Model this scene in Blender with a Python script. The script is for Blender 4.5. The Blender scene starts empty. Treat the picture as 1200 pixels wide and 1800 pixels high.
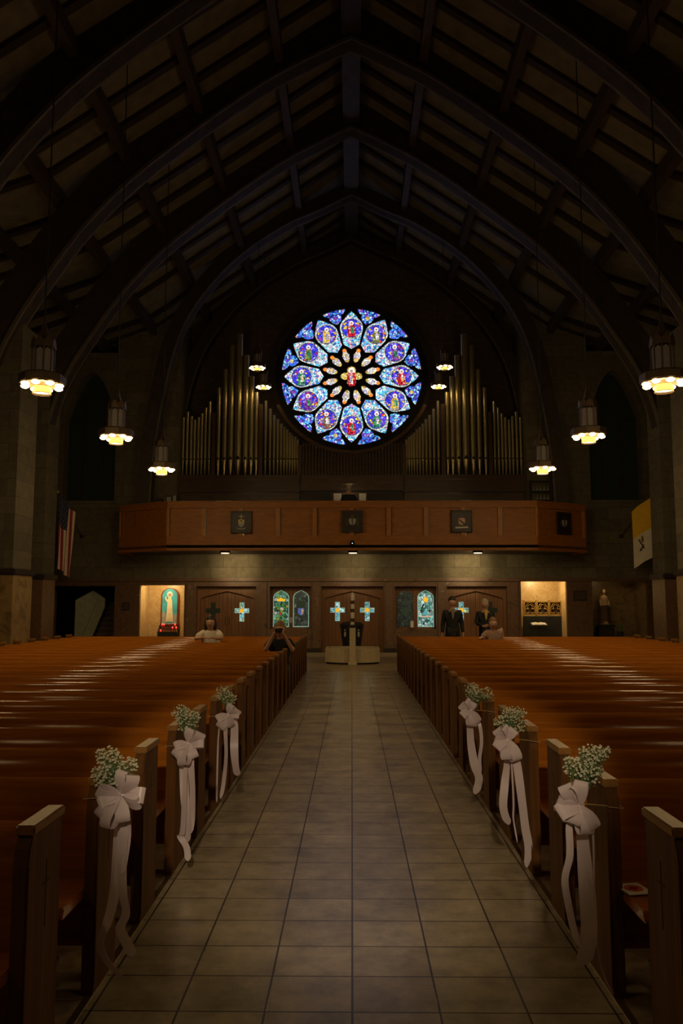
import bpy, bmesh, math, random
from mathutils import Vector, Matrix
random.seed(7)
PI = math.pi
C = bpy.context.scene.collection
scene = bpy.context.scene

# ------------------------------------------------------------------ camera, world, exposure
F = 1453.0
EYE = 1.7
PITCH = math.atan(160 / F)
YAW = math.atan(18 / F)
cam_d = bpy.data.cameras.new('camera')
cam_d.lens = F * 36 / 1800
cam_d.sensor_width = 36
cam_d.clip_end = 200
cam = bpy.data.objects.new('camera', cam_d)
cam.location = (0, 0, EYE)
cam.rotation_euler = (PI / 2 + PITCH, 0, YAW)
C.objects.link(cam)
scene.camera = cam
world = bpy.data.worlds.new('world')
scene.world = world
world.use_nodes = True
world.node_tree.nodes['Background'].inputs[0].default_value = (0.5, 0.48, 0.42, 1)
world.node_tree.nodes['Background'].inputs[1].default_value = 0.0015
scene.view_settings.view_transform = 'Standard'
scene.view_settings.look = 'None'
scene.view_settings.exposure = 0.0
scene.view_settings.gamma = 1.0
scene.view_settings.use_curve_mapping = False
scene.cycles.sample_clamp_indirect = 3.0

LAMP_COL = (1.0, 0.71, 0.33)
# wattage of each pair of chandeliers, by distance along the nave
CHAND = {0.4: 40, 4.4: 20, 8.35: 72, 12.3: 162, 16.3: 150, 20.3: 140}
LOFT_W = 1.0
ADDED_SPOT_W = 900  # added fill lamp behind the viewer, no fitting of the church
SOFFIT_W = 60
NICHE_W = 52


def pt(x, y, D):
    """photo pixel at distance D along the nave -> metres"""
    u = (x - 600) / F
    v = (900 - y) / F
    fy = math.cos(PITCH) - v * math.sin(PITCH)
    z = math.sin(PITCH) + v * math.cos(PITCH)
    X = u * math.cos(YAW) - fy * math.sin(YAW)
    Y = u * math.sin(YAW) + fy * math.cos(YAW)
    t = D / Y
    return Vector((X * t, D, EYE + z * t))


# ------------------------------------------------------------------ materials
def new_mat(name):
    m = bpy.data.materials.new(name)
    m.use_nodes = True
    nt = m.node_tree
    b = nt.nodes['Principled BSDF']
    return m, nt, b


def plain(name, col, rough=0.6, metal=0.0, spec=0.5, var=0.12, scale=6.0, coat=0.0):
    m, nt, b = new_mat(name)
    tc = nt.nodes.new('ShaderNodeTexCoord')
    n = nt.nodes.new('ShaderNodeTexNoise')
    n.inputs['Scale'].default_value = scale
    n.inputs['Detail'].default_value = 4
    nt.links.new(tc.outputs['Object'], n.inputs['Vector'])
    r = nt.nodes.new('ShaderNodeValToRGB')
    r.color_ramp.elements[0].position = 0.3
    r.color_ramp.elements[1].position = 0.7
    r.color_ramp.elements[0].color = tuple(c * (1 - var) for c in col) + (1,)
    r.color_ramp.elements[1].color = tuple(min(1, c * (1 + var)) for c in col) + (1,)
    nt.links.new(n.outputs['Fac'], r.inputs['Fac'])
    nt.links.new(r.outputs['Color'], b.inputs['Base Color'])
    b.inputs['Roughness'].default_value = rough
    b.inputs['Metallic'].default_value = metal
    b.inputs['Specular IOR Level'].default_value = spec
    b.inputs['Coat Weight'].default_value = coat
    b.inputs['Coat Roughness'].default_value = 0.15
    return m


def wood(name, dark, light, rough=0.35, stretch=(1, 14, 14), scale=2.0, coat=0.3, bump=0.03):
    m, nt, b = new_mat(name)
    tc = nt.nodes.new('ShaderNodeTexCoord')
    mp = nt.nodes.new('ShaderNodeMapping')
    mp.inputs['Scale'].default_value = stretch
    nt.links.new(tc.outputs['Object'], mp.inputs['Vector'])
    n = nt.nodes.new('ShaderNodeTexNoise')
    n.inputs['Scale'].default_value = scale
    n.inputs['Detail'].default_value = 6
    n.inputs['Distortion'].default_value = 0.6
    nt.links.new(mp.outputs['Vector'], n.inputs['Vector'])
    r = nt.nodes.new('ShaderNodeValToRGB')
    r.color_ramp.elements[0].position = 0.3
    r.color_ramp.elements[1].position = 0.72
    r.color_ramp.elements[0].color = dark + (1,)
    r.color_ramp.elements[1].color = light + (1,)
    nt.links.new(n.outputs['Fac'], r.inputs['Fac'])
    nt.links.new(r.outputs['Color'], b.inputs['Base Color'])
    bp = nt.nodes.new('ShaderNodeBump')
    bp.inputs['Strength'].default_value = bump
    bp.inputs['Distance'].default_value = 0.02
    nt.links.new(n.outputs['Fac'], bp.inputs['Height'])
    nt.links.new(bp.outputs['Normal'], b.inputs['Normal'])
    b.inputs['Roughness'].default_value = rough
    b.inputs['Coat Weight'].default_value = coat
    b.inputs['Coat Roughness'].default_value = 0.12
    return m


def emit(name, col, strength):
    m, nt, b = new_mat(name)
    b.inputs['Base Color'].default_value = col + (1,)
    b.inputs['Emission Color'].default_value = col + (1,)
    b.inputs['Emission Strength'].default_value = strength
    return m


def blocks(name, c1, c2, mortar, bw, bh, msize=0.01, axes='XZ', rough=0.85, bump=0.3, offset=0.5, noise=0.25, spec=0.3):
    m, nt, b = new_mat(name)
    tc = nt.nodes.new('ShaderNodeTexCoord')
    sp = nt.nodes.new('ShaderNodeSeparateXYZ')
    cb = nt.nodes.new('ShaderNodeCombineXYZ')
    nt.links.new(tc.outputs['Object'], sp.inputs[0])
    nt.links.new(sp.outputs[axes[0]], cb.inputs['X'])
    nt.links.new(sp.outputs[axes[1]], cb.inputs['Y'])
    br = nt.nodes.new('ShaderNodeTexBrick')
    br.offset = offset
    br.inputs['Color1'].default_value = c1 + (1,)
    br.inputs['Color2'].default_value = c2 + (1,)
    br.inputs['Mortar'].default_value = mortar + (1,)
    br.inputs['Scale'].default_value = 1.0
    br.inputs['Mortar Size'].default_value = msize
    br.inputs['Mortar Smooth'].default_value = 0.1
    br.inputs['Brick Width'].default_value = bw
    br.inputs['Row Height'].default_value = bh
    nt.links.new(cb.outputs[0], br.inputs['Vector'])
    n = nt.nodes.new('ShaderNodeTexNoise')
    n.inputs['Scale'].default_value = 5
    n.inputs['Detail'].default_value = 8
    n.inputs['Roughness'].default_value = 0.7
    nt.links.new(tc.outputs['Object'], n.inputs['Vector'])
    mr = nt.nodes.new('ShaderNodeMapRange')
    mr.inputs['From Min'].default_value = 0.3
    mr.inputs['From Max'].default_value = 0.7
    mr.inputs['To Min'].default_value = 1 - noise
    mr.inputs['To Max'].default_value = 1 + noise
    nt.links.new(n.outputs['Fac'], mr.inputs['Value'])
    mx = nt.nodes.new('ShaderNodeVectorMath')
    mx.operation = 'MULTIPLY'
    nt.links.new(br.outputs['Color'], mx.inputs[0])
    nt.links.new(mr.outputs[0], mx.inputs[1])
    nt.links.new(mx.outputs[0], b.inputs['Base Color'])
    bp = nt.nodes.new('ShaderNodeBump')
    bp.inputs['Strength'].default_value = bump
    bp.inputs['Distance'].default_value = 0.01
    bp.invert = True
    nt.links.new(br.outputs['Fac'], bp.inputs['Height'])
    nt.links.new(bp.outputs['Normal'], b.inputs['Normal'])
    b.inputs['Roughness'].default_value = rough
    b.inputs['Specular IOR Level'].default_value = spec
    return m


def marble(name, cols, scale=2.2, rough=0.35):
    m, nt, b = new_mat(name)
    tc = nt.nodes.new('ShaderNodeTexCoord')
    n = nt.nodes.new('ShaderNodeTexNoise')
    n.inputs['Scale'].default_value = scale
    n.inputs['Detail'].default_value = 9
    n.inputs['Distortion'].default_value = 1.6
    n.inputs['Roughness'].default_value = 0.62
    nt.links.new(tc.outputs['Object'], n.inputs['Vector'])
    r = nt.nodes.new('ShaderNodeValToRGB')
    e = r.color_ramp.elements
    e[0].position = 0.3
    e[0].color = cols[0] + (1,)
    e[1].position = 0.72
    e[1].color = cols[-1] + (1,)
    for i, c in enumerate(cols[1:-1]):
        k = e.new(0.3 + 0.42 * (i + 1) / (len(cols) - 1))
        k.color = c + (1,)
    nt.links.new(n.outputs['Fac'], r.inputs['Fac'])
    nt.links.new(r.outputs['Color'], b.inputs['Base Color'])
    b.inputs['Roughness'].default_value = rough
    return m


def mosaic(name, palette, scale, strength, lead=0.05, base=None):
    """stained glass: lit voronoi pieces with dark leads"""
    m, nt, b = new_mat(name)
    tc = nt.nodes.new('ShaderNodeTexCoord')
    mp = nt.nodes.new('ShaderNodeMapping')
    mp.inputs['Scale'].default_value = (1, 0.001, 1)
    nt.links.new(tc.outputs['Object'], mp.inputs['Vector'])
    v = nt.nodes.new('ShaderNodeTexVoronoi')
    v.inputs['Scale'].default_value = scale
    nt.links.new(mp.outputs[0], v.inputs['Vector'])
    v2 = nt.nodes.new('ShaderNodeTexVoronoi')
    v2.feature = 'DISTANCE_TO_EDGE'
    v2.inputs['Scale'].default_value = scale
    nt.links.new(mp.outputs[0], v2.inputs['Vector'])
    sp = nt.nodes.new('ShaderNodeSeparateColor')
    nt.links.new(v.outputs['Color'], sp.inputs[0])
    r = nt.nodes.new('ShaderNodeValToRGB')
    r.color_ramp.interpolation = 'CONSTANT'
    tot = sum(w for w, c in palette)
    acc = 0.0
    els = r.color_ramp.elements
    for i, (w, c) in enumerate(palette):
        if i == 0:
            els[0].position = 0
            els[0].color = c + (1,)
        elif i == 1:
            els[1].position = acc
            els[1].color = c + (1,)
        else:
            k = els.new(acc)
            k.color = c + (1,)
        acc += w / tot
    nt.links.new(sp.outputs[0], r.inputs['Fac'])
    gt = nt.nodes.new('ShaderNodeMapRange')
    gt.inputs['From Min'].default_value = lead * 0.6
    gt.inputs['From Max'].default_value = lead * 1.6
    nt.links.new(v2.outputs['Distance'], gt.inputs['Value'])
    # brightness differs from piece to piece
    vr = nt.nodes.new('ShaderNodeMapRange')
    vr.inputs['To Min'].default_value = 0.45
    vr.inputs['To Max'].default_value = 1.25
    nt.links.new(sp.outputs[1], vr.inputs['Value'])
    mu = nt.nodes.new('ShaderNodeMath')
    mu.operation = 'MULTIPLY'
    nt.links.new(gt.outputs[0], mu.inputs[0])
    nt.links.new(vr.outputs[0], mu.inputs[1])
    mu2 = nt.nodes.new('ShaderNodeMath')
    mu2.operation = 'MULTIPLY'
    mu2.inputs[1].default_value = strength
    nt.links.new(mu.outputs[0], mu2.inputs[0])
    nt.links.new(r.outputs['Color'], b.inputs['Emission Color'])
    nt.links.new(mu2.outputs[0], b.inputs['Emission Strength'])
    b.inputs['Base Color'].default_value = (0.02, 0.02, 0.02, 1)
    b.inputs['Roughness'].default_value = 0.3
    return m


M = {}
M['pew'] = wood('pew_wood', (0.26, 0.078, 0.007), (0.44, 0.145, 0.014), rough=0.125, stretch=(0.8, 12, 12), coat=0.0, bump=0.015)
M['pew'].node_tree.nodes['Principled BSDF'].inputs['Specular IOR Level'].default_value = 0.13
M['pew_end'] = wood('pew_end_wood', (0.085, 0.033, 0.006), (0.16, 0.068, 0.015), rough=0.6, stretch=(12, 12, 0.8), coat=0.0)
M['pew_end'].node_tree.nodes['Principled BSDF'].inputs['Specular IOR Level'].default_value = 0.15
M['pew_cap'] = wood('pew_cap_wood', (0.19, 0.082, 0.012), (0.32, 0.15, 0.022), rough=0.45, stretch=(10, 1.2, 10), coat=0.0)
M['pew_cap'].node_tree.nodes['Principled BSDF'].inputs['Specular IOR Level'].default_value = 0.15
M['seat'] = wood('pew_seat_wood', (0.26, 0.07, 0.012), (0.42, 0.13, 0.022), rough=0.3, stretch=(0.8, 12, 12))
M['carve'] = plain('carved_groove', (0.03, 0.012, 0.004), 0.8)
M['kneeler'] = plain('kneeler_vinyl', (0.05, 0.03, 0.02), 0.5)
M['tile'] = blocks('aisle_tile', (0.33, 0.265, 0.17), (0.42, 0.345, 0.225), (0.05, 0.032, 0.018), 0.366, 0.333, 0.005, 'XY', rough=0.28, bump=0.25, offset=0.0, noise=0.38, spec=0.45)
M['terrazzo'] = plain('floor_terrazzo', (0.36, 0.27, 0.17), 0.35, var=0.25, scale=18)
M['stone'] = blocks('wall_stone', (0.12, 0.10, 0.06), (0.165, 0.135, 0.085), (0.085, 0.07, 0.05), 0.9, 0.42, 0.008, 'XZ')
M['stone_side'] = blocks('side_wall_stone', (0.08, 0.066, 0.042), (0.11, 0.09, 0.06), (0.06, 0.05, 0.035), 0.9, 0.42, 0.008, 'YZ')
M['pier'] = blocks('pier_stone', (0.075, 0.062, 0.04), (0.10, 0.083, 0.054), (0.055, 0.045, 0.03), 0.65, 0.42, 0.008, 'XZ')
M['pier_dado'] = marble('pier_marble', [(0.10, 0.06, 0.02), (0.24, 0.15, 0.06), (0.30, 0.20, 0.09)], 2.5, 0.4)
M['brick'] = blocks('gable_brick', (0.075, 0.05, 0.03), (0.10, 0.065, 0.04), (0.06, 0.045, 0.03), 0.3, 0.1, 0.008, 'XZ')
M['marble'] = marble('brown_marble', [(0.05, 0.024, 0.012), (0.15, 0.08, 0.04), (0.11, 0.05, 0.024), (0.27, 0.16, 0.09)], 2.6, 0.45)
M['pale_marble'] = marble('golden_marble', [(0.40, 0.25, 0.10), (0.62, 0.45, 0.24), (0.5, 0.32, 0.14), (0.75, 0.6, 0.38)], 3.0, 0.35)
M['dark_wood'] = wood('dark_timber', (0.022, 0.013, 0.007), (0.05, 0.03, 0.016), rough=0.6, stretch=(2, 2, 2), coat=0)
M['rafter'] = wood('rafter_timber', (0.02, 0.010, 0.004), (0.035, 0.018, 0.008), rough=0.7, stretch=(2, 8, 2), coat=0)
M['purlin'] = wood('purlin_timber', (0.04, 0.025, 0.014), (0.07, 0.043, 0.025), rough=0.6, stretch=(8, 1, 8), coat=0)
M['soffit'] = wood('soffit_timber', (0.08, 0.06, 0.042), (0.13, 0.10, 0.068), rough=0.6, stretch=(2, 2, 2), coat=0)
M['deck'] = plain('ceiling_board', (0.17, 0.145, 0.095), 0.9, var=0.2, scale=3)
M['balcony'] = wood('balcony_oak', (0.25, 0.078, 0.004), (0.38, 0.13, 0.009), rough=0.55, stretch=(1.5, 8, 8), coat=0.0)
M['balcony_stile'] = wood('balcony_stile_oak', (0.32, 0.11, 0.012), (0.46, 0.18, 0.022), rough=0.5, stretch=(8, 8, 1.5), coat=0.0)
M['door'] = wood('door_oak', (0.13, 0.05, 0.014), (0.22, 0.09, 0.026), rough=0.45, stretch=(10, 10, 1), coat=0.1)
M['pipe'] = plain('pipe_metal', (0.55, 0.47, 0.27), 0.33, metal=0.85, var=0.06)
M['mouth'] = plain('pipe_mouth', (0.02, 0.015, 0.01), 0.8)
M['organ_case'] = wood('organ_case_walnut', (0.05, 0.022, 0.009), (0.10, 0.045, 0.018), rough=0.4, stretch=(1, 8, 8))
M['tracery'] = plain('tracery_stone', (0.02, 0.017, 0.013), 0.9)
M['ring'] = plain('window_surround', (0.05, 0.035, 0.022), 0.85)
M['bronze'] = plain('aged_bronze', (0.10, 0.065, 0.035), 0.45, metal=0.6)
M['brass'] = plain('brass_strip', (0.55, 0.42, 0.22), 0.3, metal=0.9)
M['bulb'] = emit('lit_bulb', (1.0, 0.70, 0.30), 14.0)
M['drum'] = emit('lit_amber_drum', (1.0, 0.55, 0.09), 1.6)
M['black'] = plain('matte_black', (0.012, 0.012, 0.013), 0.6)
M['white'] = plain('white_paper', (0.75, 0.7, 0.6), 0.7)
M['font'] = plain('cream_limestone', (0.55, 0.44, 0.28), 0.6, var=0.1, scale=12)
M['ribbon'] = plain('pink_white_satin', (0.86, 0.75, 0.76), 0.28, var=0.04, spec=0.7)
def translucent(m, amount):
    nt = m.node_tree
    b = nt.nodes['Principled BSDF']
    out = [n for n in nt.nodes if n.type == 'OUTPUT_MATERIAL'][0]
    t = nt.nodes.new('ShaderNodeBsdfTranslucent')
    mx = nt.nodes.new('ShaderNodeMixShader')
    mx.inputs[0].default_value = amount
    src = b.inputs['Base Color'].links[0].from_socket
    nt.links.new(src, t.inputs['Color'])
    nt.links.new(b.outputs[0], mx.inputs[1])
    nt.links.new(t.outputs[0], mx.inputs[2])
    nt.links.new(mx.outputs[0], out.inputs[0])


translucent(M['ribbon'], 0.28)
M['floret'] = plain('babys_breath_petal', (0.9, 0.88, 0.66), 0.8, var=0.2, scale=60)
translucent(M['floret'], 0.3)
M['stem'] = plain('green_stem', (0.10, 0.16, 0.05), 0.7)
M['twine'] = plain('gold_twine', (0.45, 0.3, 0.1), 0.5)
M['skin'] = plain('skin', (0.55, 0.30, 0.20), 0.55, var=0.05)
M['hair'] = plain('dark_hair', (0.03, 0.018, 0.012), 0.55)
M['hair_grey'] = plain('grey_hair', (0.42, 0.34, 0.28), 0.6)
M['hair_fair'] = plain('fair_hair', (0.28, 0.15, 0.08), 0.6)
M['blouse'] = plain('white_blouse', (0.78, 0.68, 0.58), 0.8)
M['suit'] = plain('black_suit', (0.012, 0.012, 0.014), 0.8)
M['shirt'] = plain('grey_shirt', (0.28, 0.25, 0.22), 0.8)
M['floral'] = mosaic('tmp', [(1, (0, 0, 0)), (1, (0, 0, 0))], 1, 0)
M['pattern'] = plain('patterned_shirt', (0.45, 0.28, 0.22), 0.8, var=0.5, scale=40)
M['red_glass'] = emit('lit_red_votive', (1.0, 0.012, 0.01), 2.2)
M['red_dim'] = plain('unlit_red_votive', (0.25, 0.01, 0.01), 0.25)
M['flame'] = emit('candle_flame', (1.0, 0.55, 0.35), 6.0)
M['gilt'] = plain('gilded_wood', (0.45, 0.27, 0.07), 0.4, metal=0.3)
M['frame_red'] = plain('mahogany_frame', (0.22, 0.05, 0.015), 0.4)
M['plaque'] = plain('dark_plaque', (0.018, 0.010, 0.008), 0.5)
M['gold'] = plain('gold_leaf', (0.75, 0.5, 0.12), 0.45)
M['silver'] = plain('silver_paint', (0.35, 0.33, 0.3), 0.5)
M['rose_paint'] = plain('pale_rose_paint', (0.6, 0.32, 0.25), 0.5)
M['steel'] = plain('dull_steel', (0.3, 0.3, 0.28), 0.35, metal=0.8)
M['lantern'] = plain('frosted_lantern_glass', (0.20, 0.18, 0.19), 0.5, var=0.12, scale=12)
M['flag_y'] = plain('yellow_flag_cloth', (0.85, 0.50, 0.015), 0.85, var=0.06)
M['flag_w'] = plain('white_flag_cloth', (0.75, 0.68, 0.55), 0.85, var=0.06)
M['flag_r'] = plain('red_flag_cloth', (0.35, 0.03, 0.03), 0.85)
M['flag_b'] = plain('blue_flag_cloth', (0.03, 0.035, 0.09), 0.85)
M['plaster'] = plain('pale_green_plaster', (0.42, 0.42, 0.30), 0.85)
M['statue'] = plain('painted_plaster', (0.5, 0.32, 0.18), 0.6, var=0.3, scale=10)
M['robe_brown'] = plain('brown_robe', (0.12, 0.06, 0.03), 0.7)
M['red_print'] = plain('red_printed_cover', (0.7, 0.10, 0.04), 0.5, var=0.5, scale=30)

WHT = (0.85, 0.92, 1.0)
M['g_turq'] = mosaic('glass_turquoise', [(3, (0.10, 0.55, 0.85)), (2.2, (0.30, 0.80, 0.85)), (2.2, (0.75, 0.90, 1.0)), (1.4, (0.05, 0.12, 0.75)), (1.0, (0.95, 0.30, 0.45)), (0.6, (1.0, 0.75, 0.5)), (1.6, (0.05, 0.3, 0.55)), (1.2, (0.55, 0.35, 0.85)), (2.2, (0.95, 0.97, 1.0))], 17, 1.5)
M['g_blue'] = mosaic('glass_deep_blue', [(4, (0.04, 0.05, 0.80)), (2, (0.18, 0.06, 0.75)), (1.0, (0.35, 0.35, 1.0)), (0.9, (1.0, 0.62, 0.05)), (0.5, (0.8, 0.03, 0.04)), (1, (0.02, 0.04, 0.4))], 15, 1.5)
M['g_outer'] = mosaic('glass_outer_blue', [(3, (0.05, 0.16, 0.85)), (2, (0.10, 0.45, 0.9)), (1, (0.55, 0.75, 1.0)), (1.3, (0.25, 0.06, 0.6)), (1.5, (0.01, 0.03, 0.3)), (1.2, (0.35, 0.75, 1.0))], 14, 1.5)
M['g_white'] = mosaic('glass_white_gold', [(3, (0.85, 0.82, 0.85)), (1, (1.0, 0.62, 0.2)), (1, (0.6, 0.5, 0.75)), (1, (1.0, 0.85, 0.6))], 11, 1.4)
M['g_ring'] = mosaic('glass_pale_ring', [(3, (0.95, 0.95, 0.85)), (2, (0.7, 0.9, 0.95)), (1, (1.0, 0.9, 0.6))], 9, 1.1)
M['g_orange'] = emit('glass_orange', (1.0, 0.28, 0.04), 1.0)
M['g_yellow'] = mosaic('glass_yellow', [(2, (1.0, 0.75, 0.15)), (1, (1.0, 0.55, 0.05)), (1, (1.0, 0.9, 0.5))], 22, 1.1)
M['g_red'] = mosaic('glass_red', [(4, (0.85, 0.02, 0.03)), (1, (0.4, 0.0, 0.01)), (1, (1.0, 0.5, 0.45))], 20, 1.1)
M['g_green'] = mosaic('glass_green', [(3, (0.05, 0.45, 0.2)), (1.5, (0.35, 0.7, 0.45)), (1, (0.02, 0.15, 0.1))], 20, 0.9)
M['g_purple'] = mosaic('glass_purple', [(3, (0.45, 0.08, 0.6)), (1.5, (0.6, 0.35, 0.8)), (1, (0.15, 0.03, 0.3))], 20, 0.9)
M['g_olive'] = mosaic('glass_olive', [(3, (0.4, 0.42, 0.1)), (1.5, (0.7, 0.7, 0.35)), (1, (0.15, 0.2, 0.05))], 20, 0.9)
M['g_brown'] = mosaic('glass_brown', [(3, (0.35, 0.2, 0.12)), (1.5, (0.75, 0.55, 0.35)), (1, (0.6, 0.08, 0.05))], 20, 0.9)
M['g_halo'] = emit('glass_halo', (1.0, 0.95, 0.85), 1.1)
M['g_face'] = emit('glass_face', (0.6, 0.42, 0.33), 0.7)
M['c_teal'] = mosaic('glass_cross_teal', [(3, (0.25, 0.75, 0.85)), (2, (0.6, 0.95, 0.9)), (1, (0.65, 0.8, 0.3))], 10, 0.75)
M['c_amber'] = emit('glass_cross_amber', (0.9, 0.5, 0.04), 0.7)
M['c_dark'] = plain('unlit_glass', (0.03, 0.045, 0.04), 0.25)
M['w_bright_green'] = mosaic('door_window_green', [(3, (0.12, 0.42, 0.25)), (2, (0.3, 0.7, 0.45)), (1.5, (0.5, 0.6, 0.08)), (1, (0.03, 0.12, 0.08)), (0.6, (0.8, 0.9, 0.75))], 9, 0.55)
M['w_teal'] = mosaic('door_window_teal', [(3, (0.25, 0.6, 0.5)), (2.5, (0.65, 0.95, 0.85)), (1.5, (0.05, 0.25, 0.2)), (1, (0.9, 1.0, 0.9))], 9, 0.8)
M['w_dim'] = mosaic('door_window_grey', [(3, (0.16, 0.2, 0.14)), (2, (0.09, 0.13, 0.1)), (1, (0.25, 0.28, 0.2))], 8, 0.32)
M['w_dimmer'] = mosaic('door_window_dim', [(3, (0.10, 0.13, 0.10)), (2, (0.06, 0.08, 0.07))], 8, 0.2)
M['w_edge'] = emit('door_window_border', (0.35, 0.6, 0.5), 0.4)
M['w_motif_g'] = emit('glass_motif_gold', (0.95, 0.5, 0.02), 0.75)
M['w_motif_k'] = emit('glass_motif_dark', (0.02, 0.04, 0.02), 0.4)
M['w_motif_b'] = emit('glass_motif_blue', (0.12, 0.18, 0.6), 0.35)
M['w_motif_r'] = emit('glass_motif_leaf', (0.05, 0.22, 0.05), 0.6)
M['w_motif_t'] = emit('glass_motif_teal', (0.1, 0.45, 0.5), 0.6)
M['icon_blue'] = plain('painted_blue_ground', (0.05, 0.42, 0.60), 0.5, var=0.35, scale=3)
M['icon_white'] = plain('painted_cream_robe', (0.85, 0.80, 0.58), 0.5, var=0.12, scale=8)
M['icon_grey'] = plain('painted_slate_cloud', (0.35, 0.40, 0.42), 0.5, var=0.2, scale=8)


# ------------------------------------------------------------------ mesh helpers
class MB:
    def __init__(s):
        s.v, s.f = [], []

    def add(s, vs, fs):
        o = len(s.v)
        s.v += [Vector(v) for v in vs]
        s.f += [tuple(i + o for i in f) for f in fs]
        return s

    def box(s, x0, x1, y0, y1, z0, z1):
        vs = [(x0, y0, z0), (x1, y0, z0), (x1, y1, z0), (x0, y1, z0), (x0, y0, z1), (x1, y0, z1), (x1, y1, z1), (x0, y1, z1)]
        return s.add(vs, [(0, 3, 2, 1), (4, 5, 6, 7), (0, 1, 5, 4), (1, 2, 6, 5), (2, 3, 7, 6), (3, 0, 4, 7)])

    def prism(s, poly, a0, a1, plane='XZ'):
        """poly 2D extruded; XZ -> along Y, YZ -> along X, XY -> along Z"""
        n = len(poly)

        def mk(p, a):
            if plane == 'XZ': return (p[0], a, p[1])
            if plane == 'YZ': return (a, p[0], p[1])
            return (p[0], p[1], a)
        vs = [mk(p, a0) for p in poly] + [mk(p, a1) for p in poly]
        fs = [tuple(range(n)), tuple(range(2 * n - 1, n - 1, -1))]
        fs += [(i, i + n, (i + 1) % n + n, (i + 1) % n) for i in range(n)]
        return s.add(vs, fs)

    def quadstrip(s, A, B, a0, a1, plane='XZ'):
        """solid between polylines A and B (same length), extruded"""
        for i in range(len(A) - 1):
            s.prism([A[i], A[i + 1], B[i + 1], B[i]], a0, a1, plane)
        return s

    def lathe(s, prof, n=16, c=(0, 0, 0), cap=True, phase=0.0):
        vs, fs = [], []
        for r, z in prof:
            for k in range(n):
                a = 2 * PI * k / n + phase
                vs.append((c[0] + r * math.cos(a), c[1] + r * math.sin(a), c[2] + z))
        m = len(prof)
        for i in range(m - 1):
            for k in range(n):
                k2 = (k + 1) % n
                fs.append((i * n + k, i * n + k2, (i + 1) * n + k2, (i + 1) * n + k))
        if cap:
            fs.append(tuple(reversed(range(n))))
            fs.append(tuple(range((m - 1) * n, m * n)))
        return s.add(vs, fs)

    def tube(s, pts, r, n=8):
        pts = [Vector(p) for p in pts]
        rs = r if isinstance(r, (list, tuple)) else [r] * len(pts)
        vs, fs = [], []
        up = Vector((0, 0, 1))
        for i, p in enumerate(pts):
            d = (pts[min(i + 1, len(pts) - 1)] - pts[max(i - 1, 0)]).normalized()
            ref = up if abs(d.dot(up)) < 0.9 else Vector((1, 0, 0))
            a = d.cross(ref).normalized()
            b = d.cross(a).normalized()
            for k in range(n):
                t = 2 * PI * k / n
                vs.append(p + (a * math.cos(t) + b * math.sin(t)) * rs[i])
        for i in range(len(pts) - 1):
            for k in range(n):
                k2 = (k + 1) % n
                fs.append((i * n + k, i * n + k2, (i + 1) * n + k2, (i + 1) * n + k))
        fs.append(tuple(reversed(range(n))))
        fs.append(tuple(range((len(pts) - 1) * n, len(pts) * n)))
        return s.add(vs, fs)

    def ball(s, c, r, seg=10, rings=6, sc=(1, 1, 1)):
        prof = []
        vs, fs = [], []
        for i in range(1, rings):
            a = PI * i / rings
            for k in range(seg):
                t = 2 * PI * k / seg
                vs.append((c[0] + r * sc[0] * math.sin(a) * math.cos(t), c[1] + r * sc[1] * math.sin(a) * math.sin(t), c[2] + r * sc[2] * math.cos(a)))
        top = len(vs)
        vs.append((c[0], c[1], c[2] + r * sc[2]))
        vs.append((c[0], c[1], c[2] - r * sc[2]))
        for i in range(rings - 2):
            for k in range(seg):
                k2 = (k + 1) % seg
                fs.append((i * seg + k, (i + 1) * seg + k, (i + 1) * seg + k2, i * seg + k2))
        for k in range(seg):
            k2 = (k + 1) % seg
            fs.append((top, k, k2))
            fs.append((top + 1, (rings - 2) * seg + k2, (rings - 2) * seg + k))
        return s.add(vs, fs)

    def ribbon(s, pts, w, wd, th=0.0015):
        """rectangular-section strip; w widths, wd width directions"""
        pts = [Vector(p) for p in pts]
        n = len(pts)
        ws = w if isinstance(w, (list, tuple)) else [w] * n
        wds = wd if isinstance(wd, (list, tuple)) else [wd] * n
        vs, fs = [], []
        for i, p in enumerate(pts):
            d = (pts[min(i + 1, n - 1)] - pts[max(i - 1, 0)]).normalized()
            u = Vector(wds[i]).normalized()
            nn = d.cross(u)
            if nn.length < 1e-4: nn = Vector((0, 1, 0))
            nn.normalize()
            for a, b in ((-1, -1), (1, -1), (1, 1), (-1, 1)):
                vs.append(p + u * (a * ws[i] / 2) + nn * (b * th / 2))
        for i in range(n - 1):
            for k in range(4):
                k2 = (k + 1) % 4
                fs.append((i * 4 + k, i * 4 + k2, i * 4 + 4 + k2, i * 4 + 4 + k))
        fs.append((3, 2, 1, 0))
        fs.append(((n - 1) * 4, (n - 1) * 4 + 1, (n - 1) * 4 + 2, (n - 1) * 4 + 3))
        return s.add(vs, fs)

    def build(s, name, mat, parent=None, smooth=False, bevel=0.0, kind=None):
        me = bpy.data.meshes.new(name)
        me.from_pydata([tuple(v) for v in s.v], [], s.f)
        bm = bmesh.new()
        bm.from_mesh(me)
        bmesh.ops.recalc_face_normals(bm, faces=bm.faces)
        if bevel > 0:
            bmesh.ops.bevel(bm, geom=[e for e in bm.edges if e.is_manifold and e.calc_face_angle(0) > 0.5], offset=bevel, segments=2, affect='EDGES', clamp_overlap=True)
        bm.to_mesh(me)
        bm.free()
        me.materials.append(mat)
        if smooth:
            for p in me.polygons: p.use_smooth = True
            try: me.set_sharp_from_angle(angle=math.radians(40))
            except Exception: pass
        o = bpy.data.objects.new(name, me)
        C.objects.link(o)
        if parent: o.parent = parent
        if kind: o['kind'] = kind
        return o


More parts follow.
